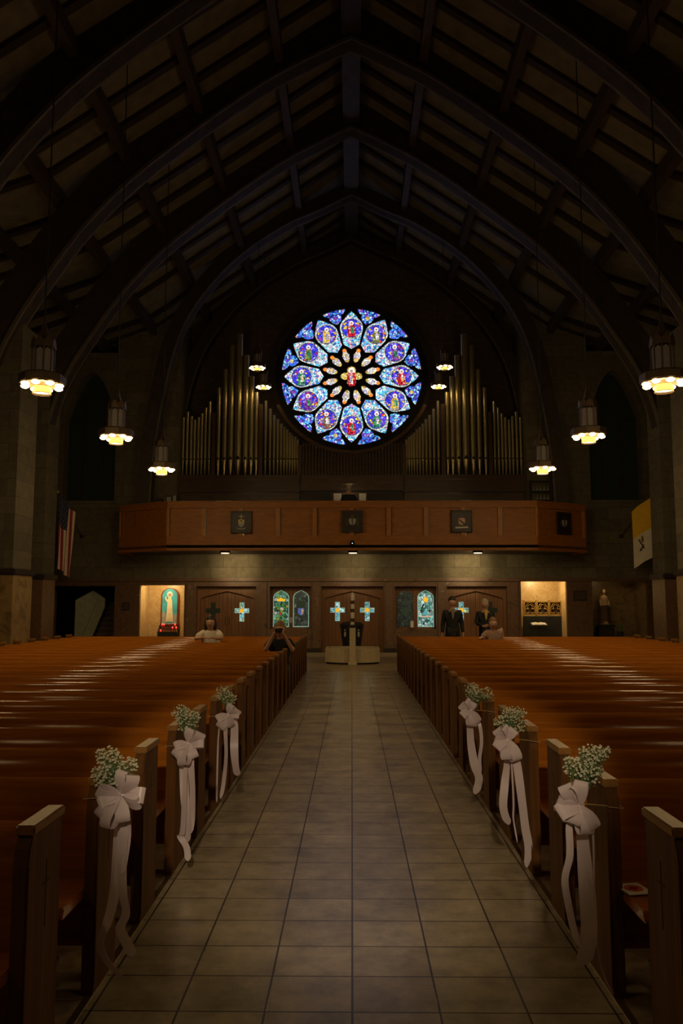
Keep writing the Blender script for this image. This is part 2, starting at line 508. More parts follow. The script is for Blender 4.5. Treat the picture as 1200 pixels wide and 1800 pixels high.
def thing(name, label, cat, loc=(0, 0, 0), rz=0, group=None):
    o = bpy.data.objects.new(name, None)
    C.objects.link(o)
    o.empty_display_size = 0.1
    o.location = loc
    o.rotation_euler = (0, 0, rz)
    o['label'] = label
    o['category'] = cat
    if group: o['group'] = group
    return o


def tag(o, label, cat, group=None):
    o['label'] = label
    o['category'] = cat
    if group: o['group'] = group
    return o


def kids(o):
    return [c for c in ALLKIDS.get(o.name, [])]


def copy_tree(root, loc=None, parent=None):
    c = root.copy()
    C.objects.link(c)
    if parent: c.parent = parent
    for ch in list(root.children):
        copy_tree(ch, None, c)
    if loc is not None: c.location = loc
    return c


def lamp(name, loc, watts, radius, col=LAMP_COL, parent=None):
    l = bpy.data.lights.new(name, 'POINT')
    l.energy = watts
    l.shadow_soft_size = radius
    l.color = col
    o = bpy.data.objects.new(name, l)
    C.objects.link(o)
    o.location = loc
    if parent: o.parent = parent
    return o


def spot(name, loc, target, watts, angle, radius=0.05, col=LAMP_COL, blend=0.6, parent=None):
    l = bpy.data.lights.new(name, 'SPOT')
    l.energy = watts
    l.shadow_soft_size = radius
    l.spot_size = math.radians(angle)
    l.spot_blend = blend
    l.color = col
    o = bpy.data.objects.new(name, l)
    C.objects.link(o)
    o.location = loc
    d = Vector(target) - Vector(loc)
    o.rotation_euler = d.to_track_quat('-Z', 'Y').to_euler()
    if parent: o.parent = parent
    return o


S = 'structure'

# ------------------------------------------------------------------ floor
AISLE = 1.13
MB().box(-12, 12, -9, 33, -0.3, -0.012).build('floor', M['terrazzo'], kind=S)
MB().box(-AISLE - 0.0, AISLE + 0.0, -9, 20.98, -0.012, 0.0).build('floor_aisle', M['tile'], kind=S)
MB().box(-12, -AISLE - 0.03, -9, 20.98, -0.012, -0.002).box(AISLE + 0.03, 12, -9, 20.98, -0.012, -0.002).box(-12, 12, 20.99, 29.0, -0.012, -0.002).build('floor_nave', M['terrazzo'], kind=S)
for i, sx in enumerate((-1, 1)):
    MB().box(sx * AISLE + (0 if sx > 0 else -0.03), sx * AISLE + (0.03 if sx > 0 else 0), -9, 20.98, -0.012, 0.003).build('trim_%d' % (i + 1), M['brass'], kind=S)

# ------------------------------------------------------------------ back wall (lower), with its openings
WY = 29.0
# x0, x1, sill, head
OPEN = [(-10.65, -8.30, 0, 2.30), (-7.42, -5.86, 0, 2.32), (-5.44, -3.34, 0, 2.28), (-2.87, -1.42, 0.80, 2.28), (-1.06, 1.10, 0, 2.28),
        (1.50, 2.95, 0.80, 2.28), (3.31, 5.41, 0, 2.28), (5.89, 7.47, 0, 2.45), (8.36, 10.25, 0, 2.45)]
wb = MB()
prev = -11.4
for x0, x1, s0, h in OPEN:
    wb.box(prev, x0, WY, WY + 0.9, 0, 2.55)
    nich = h > 2.3 and x0 not in (-10.65,)
    wb.box(x0, x1, WY, WY + (0.25 if nich else 0.9), h, 2.55)
    if s0 > 0: wb.box(x0, x1, WY, WY + 0.9, 0, s0)
    prev = x1
wb.box(prev, 11.4, WY, WY + 0.9, 0, 2.55)
wb.build('wall_back_lower', M['marble'], kind=S)
# shallow pilasters and skirting of the marble
pl = MB()
for x in (-1.24, 1.30, -3.1, 3.13, -5.65, 5.65):
    pl.box(x - 0.14, x + 0.14, WY - 0.05, WY, 0.14, 2.42)
pl.build('trim_3', M['marble'], bevel=0.01, kind=S)
sk = MB()
prev = -11.4
for x0, x1, s0, h in OPEN:
    if s0 > 0: continue
    sk.box(prev, x0, WY - 0.07, WY, 0, 0.14)
    prev = x1
sk.box(prev, 11.4, WY - 0.07, WY, 0, 0.14)
sk.build('baseboard_back', M['plaque'], kind=S)
MB().box(-11.4, 11.4, WY - 0.07, WY, 2.45, 2.57).build('trim_4', M['marble'], bevel=0.015, kind=S)
# stone above
MB().box(-11.4, 11.4, WY, WY + 0.9, 2.55, 4.0).build('wall_back', M['stone'], kind=S)


def lancet(w, z0, z1, spring, n=8):
    """pointed-arch outline centred on x=0"""
    pts = [(-w, z0), (-w, spring)]
    for k in range(1, n + 1):
        t = k / n
        # arc from (-w,spring) to (0,z1)
        x = -w * math.cos(t * PI / 2) ** 1.0
        z = spring + (z1 - spring) * math.sin(t * PI / 2) ** 0.85
        x = -w * (1 - t) ** 0.8 * (1 + 0.0 * t)
        z = spring + (z1 - spring) * (1 - (1 - t) ** 1.45)
        pts.append((x, z))
    pts += [(-x, z) for x, z in reversed(pts[:-1])]
    return pts


# upper side bays of the back wall with pointed windows (opening cut by building around it)
for sx, nm in ((-1, 'left'), (1, 'right')):
    m = MB()
    xi, xo = 6.2, 11.4
    wl, wr, sill, spring, apex = 8.43, 10.28, 5.3, 8.3, 10.0
    zt = 12.3
    m.box(min(sx * xi, sx * wl), max(sx * xi, sx * wl), WY, WY + 0.9, 4.0, zt)
    m.box(min(sx * wr, sx * xo), max(sx * wr, sx * xo), WY, WY + 0.9, 4.0, 10.6)
    m.box(min(sx * wl, sx * wr), max(sx * wl, sx * wr), WY, WY + 0.9, 4.0, sill)
    c = sx * (wl + wr) / 2
    out = lancet((wr - wl) / 2, sill, apex, spring)
    up_ = [p for p in out if p[1] >= spring - 1e-6]
    for i in range(len(up_) - 1):
        a, b_ = up_[i], up_[i + 1]
        m.prism([(c + a[0], a[1]), (c + b_[0], b_[1]), (c + b_[0], 10.7), (c + a[0], 10.7)], WY, WY + 0.9)
    m.build('wall_back_' + nm, M['stone'], kind=S)
    g = MB().prism([(c + x, z) for x, z in out], WY + 0.5, WY + 0.52).build('window_%d' % (2 if sx < 0 else 3), M['c_dark'], kind=S)
    t = MB()
    for k in (-0.31, 0.31):
        t.box(c + k - 0.03, c + k + 0.03, WY + 0.42, WY + 0.5, sill, spring + 0.9)
    for z in (6.3, 7.3, 8.3):
        t.box(c - 0.92, c + 0.92, WY + 0.44, WY + 0.5, z - 0.02, z + 0.02)
    t.build('mullion', M['dark_wood'], g)
    MB().box(c - 1.0, c + 1.0, WY - 0.08, WY + 0.42, sill - 0.1, sill).build('window_sill', M['stone'], g)

# loft recess: side returns, gable wall with the rose
LY = 31.0
RC = (0.0, LY, 10.37)
RR = 2.73
for sx, nm in ((-1, 'left'), (1, 'right')):
    MB().box(min(sx * 6.2, sx * 6.6), max(sx * 6.2, sx * 6.6), WY + 0.9, LY + 0.4, 4.0, 12.2).build('wall_loft_' + nm, M['stone_side'], kind=S)


def roof_z(x):
    x = abs(x)
    return 16.6 - 0.685 * x if x < 7 else 16.6 - 4.795 - 0.35 * (x - 7)


g = MB()
N = 72
cir = [(RC[0] + RR * 1.07 * math.cos(2 * PI * k / N), RC[2] + RR * 1.07 * math.sin(2 * PI * k / N)) for k in range(N)]


def outer_hit(a):
    dx, dz = math.cos(a), math.sin(a)
    best = 1e9
    for t in [i * 0.02 for i in range(1, 700)]:
        x, z = RC[0] + dx * t, RC[2] + dz * t
        if abs(x) > 6.6 or z < 4.0 or z > roof_z(x):
            return (x, z)
    return (x, z)


outr = [outer_hit(2 * PI * k / N) for k in range(N)]
# snap exact corners
for k in range(N):
    k2 = (k + 1) % N
    g.prism([cir[k], cir[k2], outr[k2], outr[k]], LY, LY + 0.5)
for sx in (-1, 1):
    g.prism([(sx * 6.6, 4.0), (sx * 5.9, 4.0), (sx * 6.6, 4.7)], LY, LY + 0.5)
g.build('wall_gable', M['brick'], kind=S)

# side walls, front wall
for sx, nm in ((-1, 'left'), (1, 'right')):
    a, b_ = (-11.4, -10.9) if sx < 0 else (10.9, 11.4)
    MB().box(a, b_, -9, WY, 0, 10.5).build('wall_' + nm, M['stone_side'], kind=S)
MB().box(-11.4, 11.4, -9.4, -9, 0, 16.6).build('wall_front', M['stone'], kind=S)

# piers standing in the side aisles
for x0, x1, y0, y1, n_ in ((-9.15, -8.55, 22.8, 23.7, 5), (8.58, 9.18, 22.8, 23.7, 6), (-9.2, -7.9, 19.2, 20.3, 7), (7.95, 9.25, 19.2, 20.3, 8)):
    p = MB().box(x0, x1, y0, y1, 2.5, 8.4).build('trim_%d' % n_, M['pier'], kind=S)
    MB().box(x0 - 0.03, x1 + 0.03, y0 - 0.03, y1 + 0.03, 0, 2.36).build('dado', M['marble'] if n_ < 7 else M['pier_dado'], p)
    MB().box(x0 - 0.09, x1 + 0.09, y0 - 0.09, y1 + 0.09, 2.36, 2.5).build('dado_cap', M['plaque'], p, bevel=0.02)

# ------------------------------------------------------------------ roof
dk = MB()
xs = [0, 7, 11.6]
for sx in (-1, 1):
    for a, b_ in ((0, 7), (7, 11.6)):
        dk.prism([(sx * a, roof_z(a)), (sx * b_, roof_z(b_ - 1e-6)), (sx * b_, roof_z(b_ - 1e-6) + 0.2), (sx * a, roof_z(a) + 0.2)], -9.4, LY + 0.5)
ceiling = dk.build('ceiling', M['deck'], kind=S)
BAY = 3.86
ARCH_Y = [27.12, 23.1, 19.25, 15.4, 11.5, 7.6, 3.7, -0.2, -4.1]
edges = [LY] + ARCH_Y + [-8.9]
for i in range(len(edges) - 1):
    y1, y0 = edges[i], edges[i + 1]
    nr = 3 if i else 3
    for k in range(1, nr + 1):
        y = y0 + (y1 - y0) * k / (nr + 1)
        if y < 6: continue
        for sx in (-1, 1):
            r = MB()
            for a, b_ in ((0.1, 7), (7, 10.9)):
                r.prism([(sx * a, roof_z(a) - 0.13), (sx * b_, roof_z(b_ - 1e-6) - 0.13), (sx * b_, roof_z(b_ - 1e-6)), (sx * a, roof_z(a))], y - 0.10, y + 0.10)
            r.build('rafter', M['rafter'], ceiling)
for x in (1.78, 3.72, 5.5, 7.15, 8.9):
    for sx in (-1, 1):
        X = sx * x
        zt = roof_z(x) - 0.05
        MB().prism([(X - 0.1, zt - 0.36), (X + 0.1, zt - 0.36), (X + 0.1, zt), (X - 0.1, zt)], -8.9, LY).build('purlin', M['purlin'], ceiling)
MB().box(-0.24, 0.24, -8.9, LY, 15.7, 16.3).build('ridge_beam', M['dark_wood'], ceiling)

WIDE = [(0, 15.55), (-1.1, 15.0), (-2.2, 14.36), (-3.84, 13.15), (-5.45, 11.8), (-6.6, 10.5), (-7.4, 9.3), (-7.95, 8.4), (-8.35, 7.5), (-8.68, 6.15), (-9.0, 4.2), (-9.16, 2.6), (-9.3, 0)]
NARROW = [(0, 15.55), (-1.1, 15.0), (-2.3, 14.45), (-3.9, 13.3), (-5.2, 11.75), (-5.9, 10.2), (-6.3, 8.2), (-6.52, 6.6), (-6.6, 5.5), (-6.62, 4.2)]
ordn = ['first', 'second', 'third', 'fourth', 'fifth', 'sixth', 'seventh', 'eighth', 'ninth', 'tenth', 'eleventh', 'twelfth', 'thirteenth', 'fourteenth', 'fifteenth', 'sixteenth', 'seventeenth', 'eighteenth', 'nineteenth', 'twentieth', 'twenty-first', 'twenty-second', 'twenty-third']


def smooth_line(P, n=4):
    out = []
    for i in range(len(P) - 1):
        p0 = P[max(i - 1, 0)]; p1 = P[i]; p2 = P[i + 1]; p3 = P[min(i + 2, len(P) - 1)]
        for k in range(n):
            t = k / n
            out.append(tuple(0.5 * ((2 * p1[j]) + (-p0[j] + p2[j]) * t + (2 * p0[j] - 5 * p1[j] + 4 * p2[j] - p3[j]) * t * t + (-p0[j] + 3 * p1[j] - 3 * p2[j] + p3[j]) * t ** 3) for j in range(len(p1))))
    out.append(tuple(P[-1]))
    return out


def arch(y, prof, depth, label):
    t = thing('roof_arch', label, 'timber arch', (0, y, 0), 0, 'timber arches spanning the nave')
    L = [p for p in smooth_line(prof, 3)]
    for sx in (-1, 1):
        A, B = [], []
        for i, p in enumerate(L):
            q0, q1 = L[max(i - 1, 0)], L[min(i + 1, len(L) - 1)]
            d = Vector((q1[0] - q0[0], q1[1] - q0[1])).normalized()
            nx, nz = d.y, -d.x       # candidate normal
            if nx > 0: nx, nz = -nx, -nz
            if i == 0: nx, nz = 0, 1
            o = (p[0] + nx * depth, p[1] + abs(nz) * depth)
            lim = roof_z(o[0]) + 0.02
            o = (o[0], min(o[1], lim))
            A.append((-p[0] * sx, p[1]))
            B.append((-o[0] * sx, o[1]))
        m = MB()
        m.quadstrip(A, B, -0.2, 0.2)
        m.build('arch_rib', M['dark_wood'], t)
        e = MB()
        e.quadstrip([(a[0], a[1] - 0.0) for a in A], [(a[0] + (b[0] - a[0]) * 0.1, a[1] + (b[1] - a[1]) * 0.1) for a, b in zip(A, B)], -0.26, 0.26)
        e.build('soffit_board', M['soffit'], t)
    return t


arch(30.6, NARROW, 0.5, 'dark timber arch set against the brick gable around the rose window')
for i, y in enumerate(ARCH_Y):
    if i == 0:
        arch(y, NARROW, 0.5, 'narrow timber arch rising from the loft just behind the balcony front')
    elif i <= 3:
        arch(y, WIDE, 0.85, 'wide dark timber roof arch, %s one in front of the balcony' % ordn[i - 1])
    elif i <= 4:
        arch(y, WIDE, 0.85, 'wide dark timber roof arch overhead, nearest to the viewer')

# ------------------------------------------------------------------ rose window
rose = thing('window_1', '', '')
del rose['label'], rose['category']
rose['kind'] = S


def rot(p, a):
    """p=(tangential, radial); angle a clockwise from up"""
    x, r = p
    return (x * math.cos(a) + r * math.sin(a), -x * math.sin(a) + r * math.cos(a))


def rim(n=96, r=1.0):
    return [(r * math.cos(2 * PI * k / n), r * math.sin(2 * PI * k / n)) for k in range(n)]


petal = [(0, 0.385), (0.115, 0.455), (0.128, 0.52), (0.148, 0.60), (0.163, 0.66), (0.168, 0.71), (0.160, 0.76), (0.135, 0.81), (0.10, 0.845), (0.085, 0.87), (0.045, 0.915), (0, 0.955)]
petal = petal + [(-x, r) for x, r in reversed(petal[1:-1])]
inner = [(0, 0.195), (0.03, 0.215), (0.05, 0.27), (0.055, 0.32), (0.035, 0.355), (0.032, 0.37), (0.036, 0.39), (0.02, 0.415), (0, 0.42)]
inner = inner + [(-x, r) for x, r in reversed(inner[1:-1])]
inner = [(x, r) for x, r in inner]
tri = []
for k in range(9):
    a = math.radians(-10.2 + 20.4 * k / 8)
    tri.append((0.99 * math.sin(a), 0.99 * math.cos(a)))
tri = tri + [(0.158, 0.94), (0.12, 0.90), (0.088, 0.895), (0.09, 0.85), (0.06, 0.805), (0, 0.765)] + [(-0.06, 0.805), (-0.09, 0.85), (-0.088, 0.895), (-0.12, 0.90), (-0.158, 0.94)]
cen = [(0, 0.15), (0.045, 0.137), (0.068, 0.10), (0.062, 0.058), (0.10, 0.06), (0.145, 0.038), (0.16, 0), (0.145, -0.038), (0.10, -0.06), (0.062, -0.056), (0.068, -0.10), (0.045, -0.142), (0, -0.155)]
cen = cen + [(-x, y) for x, y in reversed(cen[1:-1])]
curve = bpy.data.curves.new('tracery', 'CURVE')
curve.dimensions = '2D'
curve.fill_mode = 'BOTH'
curve.extrude = 0.06 / RR
curve.bevel_depth = 0.004


def spl(pts):
    s = curve.splines.new('POLY')
    s.points.add(len(pts) - 1)
    for i, p in enumerate(pts): s.points[i].co = (p[0], p[1], 0, 1)
    s.use_cyclic_u = True


spl(rim(120, 1.075))
spl(cen)
for k in range(12):
    a = math.radians(30 * k)
    spl([rot(p, a) for p in petal])
    a2 = a + math.radians(15)
    spl([rot(p, a2) for p in inner])
    spl([rot(p, a2) for p in tri])
tmp = bpy.data.objects.new('tmpc', curve)
C.objects.link(tmp)
dg = bpy.context.evaluated_depsgraph_get()
me = bpy.data.meshes.new_from_object(tmp.evaluated_get(dg))
bpy.data.objects.remove(tmp)
for v in me.vertices:
    x, y, z = v.co
    v.co = (RC[0] + x * RR, LY + 0.05 - z * RR, RC[2] + y * RR)
me.materials.clear()
me.materials.append(M['tracery'])
tr = bpy.data.objects.new('tracery', me)
C.objects.link(tr)
tr.parent = rose


def W2(p):
    return (RC[0] + p[0] * RR, RC[2] + p[1] * RR)


GY = LY + 0.10


def glass(name, pts, mat, parent, off=0.0, grow=1.0):
    return MB().prism([W2(p) for p in pts], GY - off - 0.006, GY - off, 'XZ').build(name, mat, parent)


robes = ['g_red', 'g_olive', 'g_purple', 'g_red', 'g_yellow', 'g_green', 'g_red', 'g_brown', 'g_purple', 'g_green', 'g_olive', 'g_yellow']


def circ(cx, cy, r, n=28):
    return [(cx + r * math.cos(2 * PI * k / n), cy + r * math.sin(2 * PI * k / n)) for k in range(n)]


for k in range(12):
    a = math.radians(30 * k)
    big = [(x * 1.03, 0.67 + (r - 0.67) * 1.03) for x, r in petal]
    pg = glass('petal_glass', [rot(p, a) for p in big], M['g_turq'], rose)
    cx, cy = rot((0, 0.705), a)
    glass('pale_border', circ(cx, cy, 0.160), M['g_ring'], pg, 0.007)
    glass('lead_ring', circ(cx, cy, 0.140), M['w_motif_k'], pg, 0.014)
    md = glass('medallion', circ(cx, cy, 0.133), M['g_blue'], pg, 0.021)
    # standing figure, upright in every medallion
    rb = [(-0.05, -0.125), (-0.055, -0.05), (-0.048, 0.02), (-0.025, 0.048), (0.025, 0.048), (0.05, 0.015), (0.055, -0.05), (0.048, -0.125)]
    glass('robed_figure', [(cx + x, cy + y) for x, y in rb], M[robes[k]], pg, 0.028)
    glass('halo', circ(cx, cy + 0.072, 0.031, 16), M['g_halo'], pg, 0.028)
    glass('face', circ(cx, cy + 0.068, 0.018, 12), M['g_face'], pg, 0.035)
    sc = [(-0.012, -0.08), (-0.022, 0.0), (0.0, 0.03), (0.022, 0.0), (0.028, -0.07)]
    glass('mantle', [(cx + x + 0.008, cy + y) for x, y in sc], M['g_white'] if k % 2 else M['g_green'], pg, 0.035)
    a2 = a + math.radians(15)
    ig = glass('inner_petal_glass', [rot((x * 1.04, r), a2) for x, r in inner], M['g_white'], rose)
    glass('orange_tip', circ(*rot((0, 0.392), a2), 0.030, 12), M['g_orange'], ig, 0.007)
    glass('gold_base', circ(*rot((0, 0.225), a2), 0.024, 10), M['g_yellow'], ig, 0.007)
    og = glass('outer_glass', [rot((x * 1.02, r * 1.0), a2) for x, r in tri], M['g_outer'], rose)
    glass('centre_rosette', circ(*rot((0, 0.875), a2), 0.030, 8), M[('g_yellow', 'g_turq', 'g_purple')[k % 3]], og, 0.007)
    for s_ in (-1, 1):
        glass('lead_bar', [rot((s_ * 0.05 + dx, 0.925 + dy), a2) for dx, dy in ((-0.04, -0.012), (0.04, 0.004), (0.04, 0.014), (-0.04, -0.002))], M['w_motif_k'], og, 0.007)
    for s_ in (-1, 1):
        glass('amber_tip', circ(*rot((s_ * 0.137, 0.968), a2), 0.010, 8), M['g_orange'], og, 0.007)
cg = glass('centre_glass', [(x * 1.05, y * 1.05) for x, y in cen], M['g_yellow'], rose)
glass('robed_figure', [(-0.056, -0.12), (-0.064, -0.02), (-0.05, 0.06), (0.05, 0.06), (0.064, -0.02), (0.056, -0.12), (0, -0.15)], M['g_red'], cg, 0.007)
glass('halo', circ(0, 0.085, 0.045, 16), M['g_halo'], cg, 0.007)
glass('face', circ(0, 0.08, 0.022, 12), M['g_face'], cg, 0.014)
glass('white_cloth', [(-0.02, -0.1), (-0.025, 0), (0, 0.03), (0.022, -0.02), (0.02, -0.11)], M['g_white'], cg, 0.014)
# moulded brick ring round it
mr = MB()
for (r0, r1, y0) in ((1.07, 1.14, LY - 0.10), (1.16, 1.2, LY - 0.05)):
    for k in range(N):
        a0, a1 = 2 * PI * k / N, 2 * PI * (k + 1) / N
        q = [(r0 * math.cos(a0), r0 * math.sin(a0)), (r0 * math.cos(a1), r0 * math.sin(a1)), (r1 * math.cos(a1), r1 * math.sin(a1)), (r1 * math.cos(a0), r1 * math.sin(a0))]
        mr.prism([W2(p) for p in q], y0, LY + 0.02)
mr.build('round_surround', M['ring'], rose)

# ------------------------------------------------------------------ balcony
BZ0, BZ1 = 3.40, 4.92
LOFT = 4.1
bal = MB()
outline = [(-7.7, WY), (-7.7, 27.2), (-5.85, 26.0), (5.85, 26.0), (7.7, 27.2), (7.7, WY)]
bal.prism(outline, BZ0, BZ0 + 0.12, 'XY')
bal.prism([(-6.2, WY), (6.2, WY), (6.2, LY), (-6.2, LY)], 3.7, LOFT, 'XY')
bal.prism([(-7.6, WY), (-7.6, 27.3), (-5.8, 26.15), (5.8, 26.15), (7.6, 27.3), (7.6, WY)], LOFT - 0.12, LOFT, 'XY')
balc = bal.build('floor_loft', M['dark_wood'], kind=S)
gal = thing('balcony_front', 'panelled oak balcony front running across the back of the church', 'balcony', (0, 26.0, BZ0))


def panel_run(p0, p1, n, parent, gap_first=0.0):
    """a panelled parapet from p0 to p1 (xy), outside face to its right side"""
    p0, p1 = Vector(p0), Vector(p1)
    L = (p1 - p0).length
    ang = math.atan2(p1.y - p0.y, p1.x - p0.x)
    mtx = Matrix.Translation((p0.x, p0.y, 0)) @ Matrix.Rotation(ang, 4, 'Z')

    def bx(name, x0, x1, y0, y1, z0, z1, mat, bevel=0.0):
        m = MB().box(x0, x1, y0, y1, z0, z1)
        m.v = [mtx @ v - Vector((0, 26.0, BZ0)) for v in m.v]
        return m.build(name, mat, parent, bevel=bevel)
    bx('backing', 0.0, L, 0.09, 0.13, BZ0, BZ1 - 0.05, M['balcony'])
    bx('bottom_rail', 0, L, 0.0, 0.05, BZ0, BZ0 + 0.42, M['balcony'], 0.006)
    bx('top_rail', 0, L, -0.0, 0.05, BZ1 - 0.22, BZ1 - 0.05, M['balcony'], 0.006)
    bx('handrail', 0, L, -0.05, 0.16, BZ1 - 0.05, BZ1, M['balcony'], 0.012)
    bx('base_moulding', 0, L, -0.04, 0.03, BZ0 - 0.06, BZ0 + 0.03, M['balcony'], 0.012)
    for k in range(n + 1):
        x = L * k / n
        if 0 < k <= n: bx('panel_moulding', L * (k - 1) / n + 0.06, L * (k - 1) / n + 0.10, 0.02, 0.055, BZ0 + 0.42, BZ1 - 0.22, M['organ_case'])
        bx('stile', max(0, x - 0.07), min(L, x + 0.07), -0.012, 0.09, BZ0 + 0.42, BZ1 - 0.22, M['balcony_stile'], 0.006)


panel_run((-7.7, 27.2), (-5.85, 26.0), 1, gal)
panel_run((-5.85, 26.0), (5.85, 26.0), 10, gal)
panel_run((5.85, 26.0), (7.7, 27.2), 1, gal)
panel_run((-7.7, WY), (-7.7, 27.2), 1, gal)
panel_run((7.7, 27.2), (7.7, WY), 1, gal)

# coat-of-arms boards hung on the balcony


def arms_board(loc, rz, label, kind):
    t = thing('heraldic_board', label, 'coat of arms', loc, rz, 'coats of arms on the balcony')
    MB().box(-0.31, 0.31, -0.03, 0, -0.34, 0.34).build('board', M['plaque'], t, bevel=0.008)
    fr = MB()
    for b_ in ((-0.33, 0.33, 0.31, 0.35), (-0.33, 0.33, -0.35, -0.31), (-0.33, -0.29, -0.35, 0.35), (0.29, 0.33, -0.35, 0.35)):
        fr.box(b_[0], b_[1], -0.045, 0, b_[2], b_[3])
    fr.build('frame', M['dark_wood'], t)

    def P(name, poly, mat, d=0.0):
        MB().prism(poly, -0.042 - d, -0.03 - d).build(name, mat, t)
    if kind == 0:
        P('gold_cross', [(-0.012, 0.09), (0.012, 0.09), (0.012, 0.17), (0.08, 0.17), (0.08, 0.19), (0.012, 0.19), (0.012, 0.25), (-0.012, 0.25), (-0.012, 0.19), (-0.08, 0.19), (-0.08, 0.17), (-0.012, 0.17)], M['gold'])
        P('shield_chief', [(-0.095, -0.01), (0.095, -0.01), (0.095, 0.08), (-0.095, 0.08)], M['gold'])
        P('shield', [(-0.095, -0.01), (0.095, -0.01), (0.09, -0.08), (0.05, -0.13), (0, -0.16), (-0.05, -0.13), (-0.09, -0.08)], M['silver'])
        P('ribbon_scroll', [(-0.14, -0.17), (-0.08, -0.2), (0.08, -0.2), (0.14, -0.17), (0.14, -0.195), (0.08, -0.23), (-0.08, -0.23), (-0.14, -0.195)], M['silver'])
        P('charge', [(-0.05, 0.02), (0.05, 0.02), (0.04, 0.05), (-0.03, 0.055)], M['plaque'], 0.012)
    elif kind == 1:
        P('shield', [(-0.11, 0.09), (0.11, 0.09), (0.11, -0.02), (0.07, -0.09), (0, -0.13), (-0.07, -0.09), (-0.11, -0.02)], M['silver'])
        P('shield_cross', [(-0.015, -0.12), (0.015, -0.12), (0.015, 0.09), (-0.015, 0.09)], M['plaque'], 0.012)
        P('mitre', [(-0.06, 0.11), (0.06, 0.11), (0.07, 0.17), (0, 0.24), (-0.07, 0.17)], M['bronze'])
        P('tassel_left', [(-0.19, 0.08), (-0.15, 0.1), (-0.14, -0.12), (-0.2, -0.12)], M['bronze'])
        P('tassel_right', [(0.19, 0.08), (0.15, 0.1), (0.14, -0.12), (0.2, -0.12)], M['bronze'])
    else:
        P('shield', [(-0.1, 0.07), (-0.06, 0.11), (0.07, 0.11), (0.11, 0.06), (0.1, -0.05), (0.03, -0.12), (-0.05, -0.11), (-0.11, -0.03)], M['rose_paint'])
        P('bend', [(-0.1, 0.03), (-0.07, 0.07), (0.09, -0.06), (0.06, -0.1)], M['plaque'], 0.012)
        P('crest_cross', [(-0.01, 0.12), (0.01, 0.12), (0.01, 0.18), (0.05, 0.18), (0.05, 0.195), (0.01, 0.195), (0.01, 0.23), (-0.01, 0.23), (-0.01, 0.195), (-0.05, 0.195), (-0.05, 0.18), (-0.01, 0.18)], M['bronze'])
        P('ribbon_scroll', [(-0.2, -0.18), (0.2, -0.165), (0.2, -0.21), (-0.2, -0.225)], M['white'])
    return t


arms_board((pt(424, 920, 25.99).x, 25.99, 4.24), 0, 'dark board with gold cross and shield on the left of the balcony', 0)
arms_board((pt(619, 918, 25.99).x, 25.99, 4.26), 0, 'dark board with dim mitred shield at the centre of the balcony', 1)
arms_board((pt(811, 918, 25.99).x, 25.99, 4.26), 0, 'dark board with pale rose shield on the right of the balcony', 2)
ang = math.atan2(1.2, 1.85)
arms_board((6.83, 26.0 + (6.83 - 5.85) / 1.85 * 1.2 - 0.012, 4.26), ang, 'dark board with small silver shield on the angled right end of the balcony', 1)

# soffit downlights
for i, (px, py, lab) in enumerate(((396, 967, 'round recessed light under the balcony, left of the three'), (620, 967, 'round recessed light under the balcony, above the centre doors'), (839, 964, 'round recessed light under the balcony, right of the three'))):
    x = pt(px, py, 26.6).x
    t = thing('downlight', lab, 'ceiling light', (x, 26.55, BZ0), 0, 'lights under the balcony')
    MB().lathe([(0.15, -0.10), (0.17, -0.09), (0.17, 0.0)], 20).build('trim_ring', M['bronze'], t)
    MB().lathe([(0.13, -0.112), (0.13, -0.101)], 20).build('lens', emit('lit_lens', (1.0, 0.72, 0.4), 3.5), t)
    spot('downlight_lamp', (0, 0.20, -0.13), (0, 1.75, -1.2), (SOFFIT_W * 1.1, SOFFIT_W * 0.8, SOFFIT_W * 1.3)[i], 150, 0.06, (1, 0.74, 0.38), 0.8, t)
    spot('wall_washer', (0, 0.15, -0.14), (0, 2.45, -0.38), (170, 100, 210)[i], 50, 0.05, (1, 0.76, 0.4), 1.0, t)
cam_dome = thing('security_camera', 'small black dome camera low on the centre of the balcony', 'camera', (pt(619, 956, 25.9).x, 25.94, 3.56))
MB().box(-0.06, 0.06, -0.02, 0.02, -0.02, 0.10).build('bracket', M['black'], cam_dome)
MB().ball((0, -0.05, 0.0), 0.07, 14, 8).build('dome', M['black'], cam_dome, smooth=True)
MB().ball((0, -0.115, 0.0), 0.012).build('indicator', emit('blue_led', (0.4, 0.5, 1.0), 4), cam_dome)

# ------------------------------------------------------------------ pipe organ
OY = 29.55
organ = thing('pipe_organ', 'tall pipe organ with gilt grey pipes on both sides of the rose window', 'organ', (0, OY, LOFT))


def obuild(m, name, mat, smooth=False, bevel=0, parent=None):
    m.v = [v - Vector((0, OY, LOFT)) for v in m.v]
    return m.build(name, mat, parent or organ, smooth, bevel)


def organ_pipe(x, r, ztop, zfoot=6.28, zmouth=6.86, y=None, lean=0):
    y = OY if y is None else y
    m = MB()
    m.lathe([(0.022, 0), (r * 0.35, 0.02), (r * 0.98, zmouth - zfoot - 0.03), (r, zmouth - zfoot), (r, ztop - zfoot - 0.02), (r * 1.06, ztop - zfoot - 0.02), (r * 1.06, ztop - zfoot)], 16, (x, y, zfoot))
    p = obuild(m, 'pipe', M['pipe'], True)
    mm = MB()
    w = r * 0.62
    mm.prism([(x - w, zmouth), (x + w, zmouth), (x + w * 0.9, zmouth + r * 0.5), (x, zmouth + r * 1.2), (x - w * 0.9, zmouth + r * 0.5)], y - r * 1.03, y - r * 0.8)
    obuild(mm, 'pipe_mouth', M['mouth'], parent=p)


def px2x(px): return pt(px, 815, OY).x


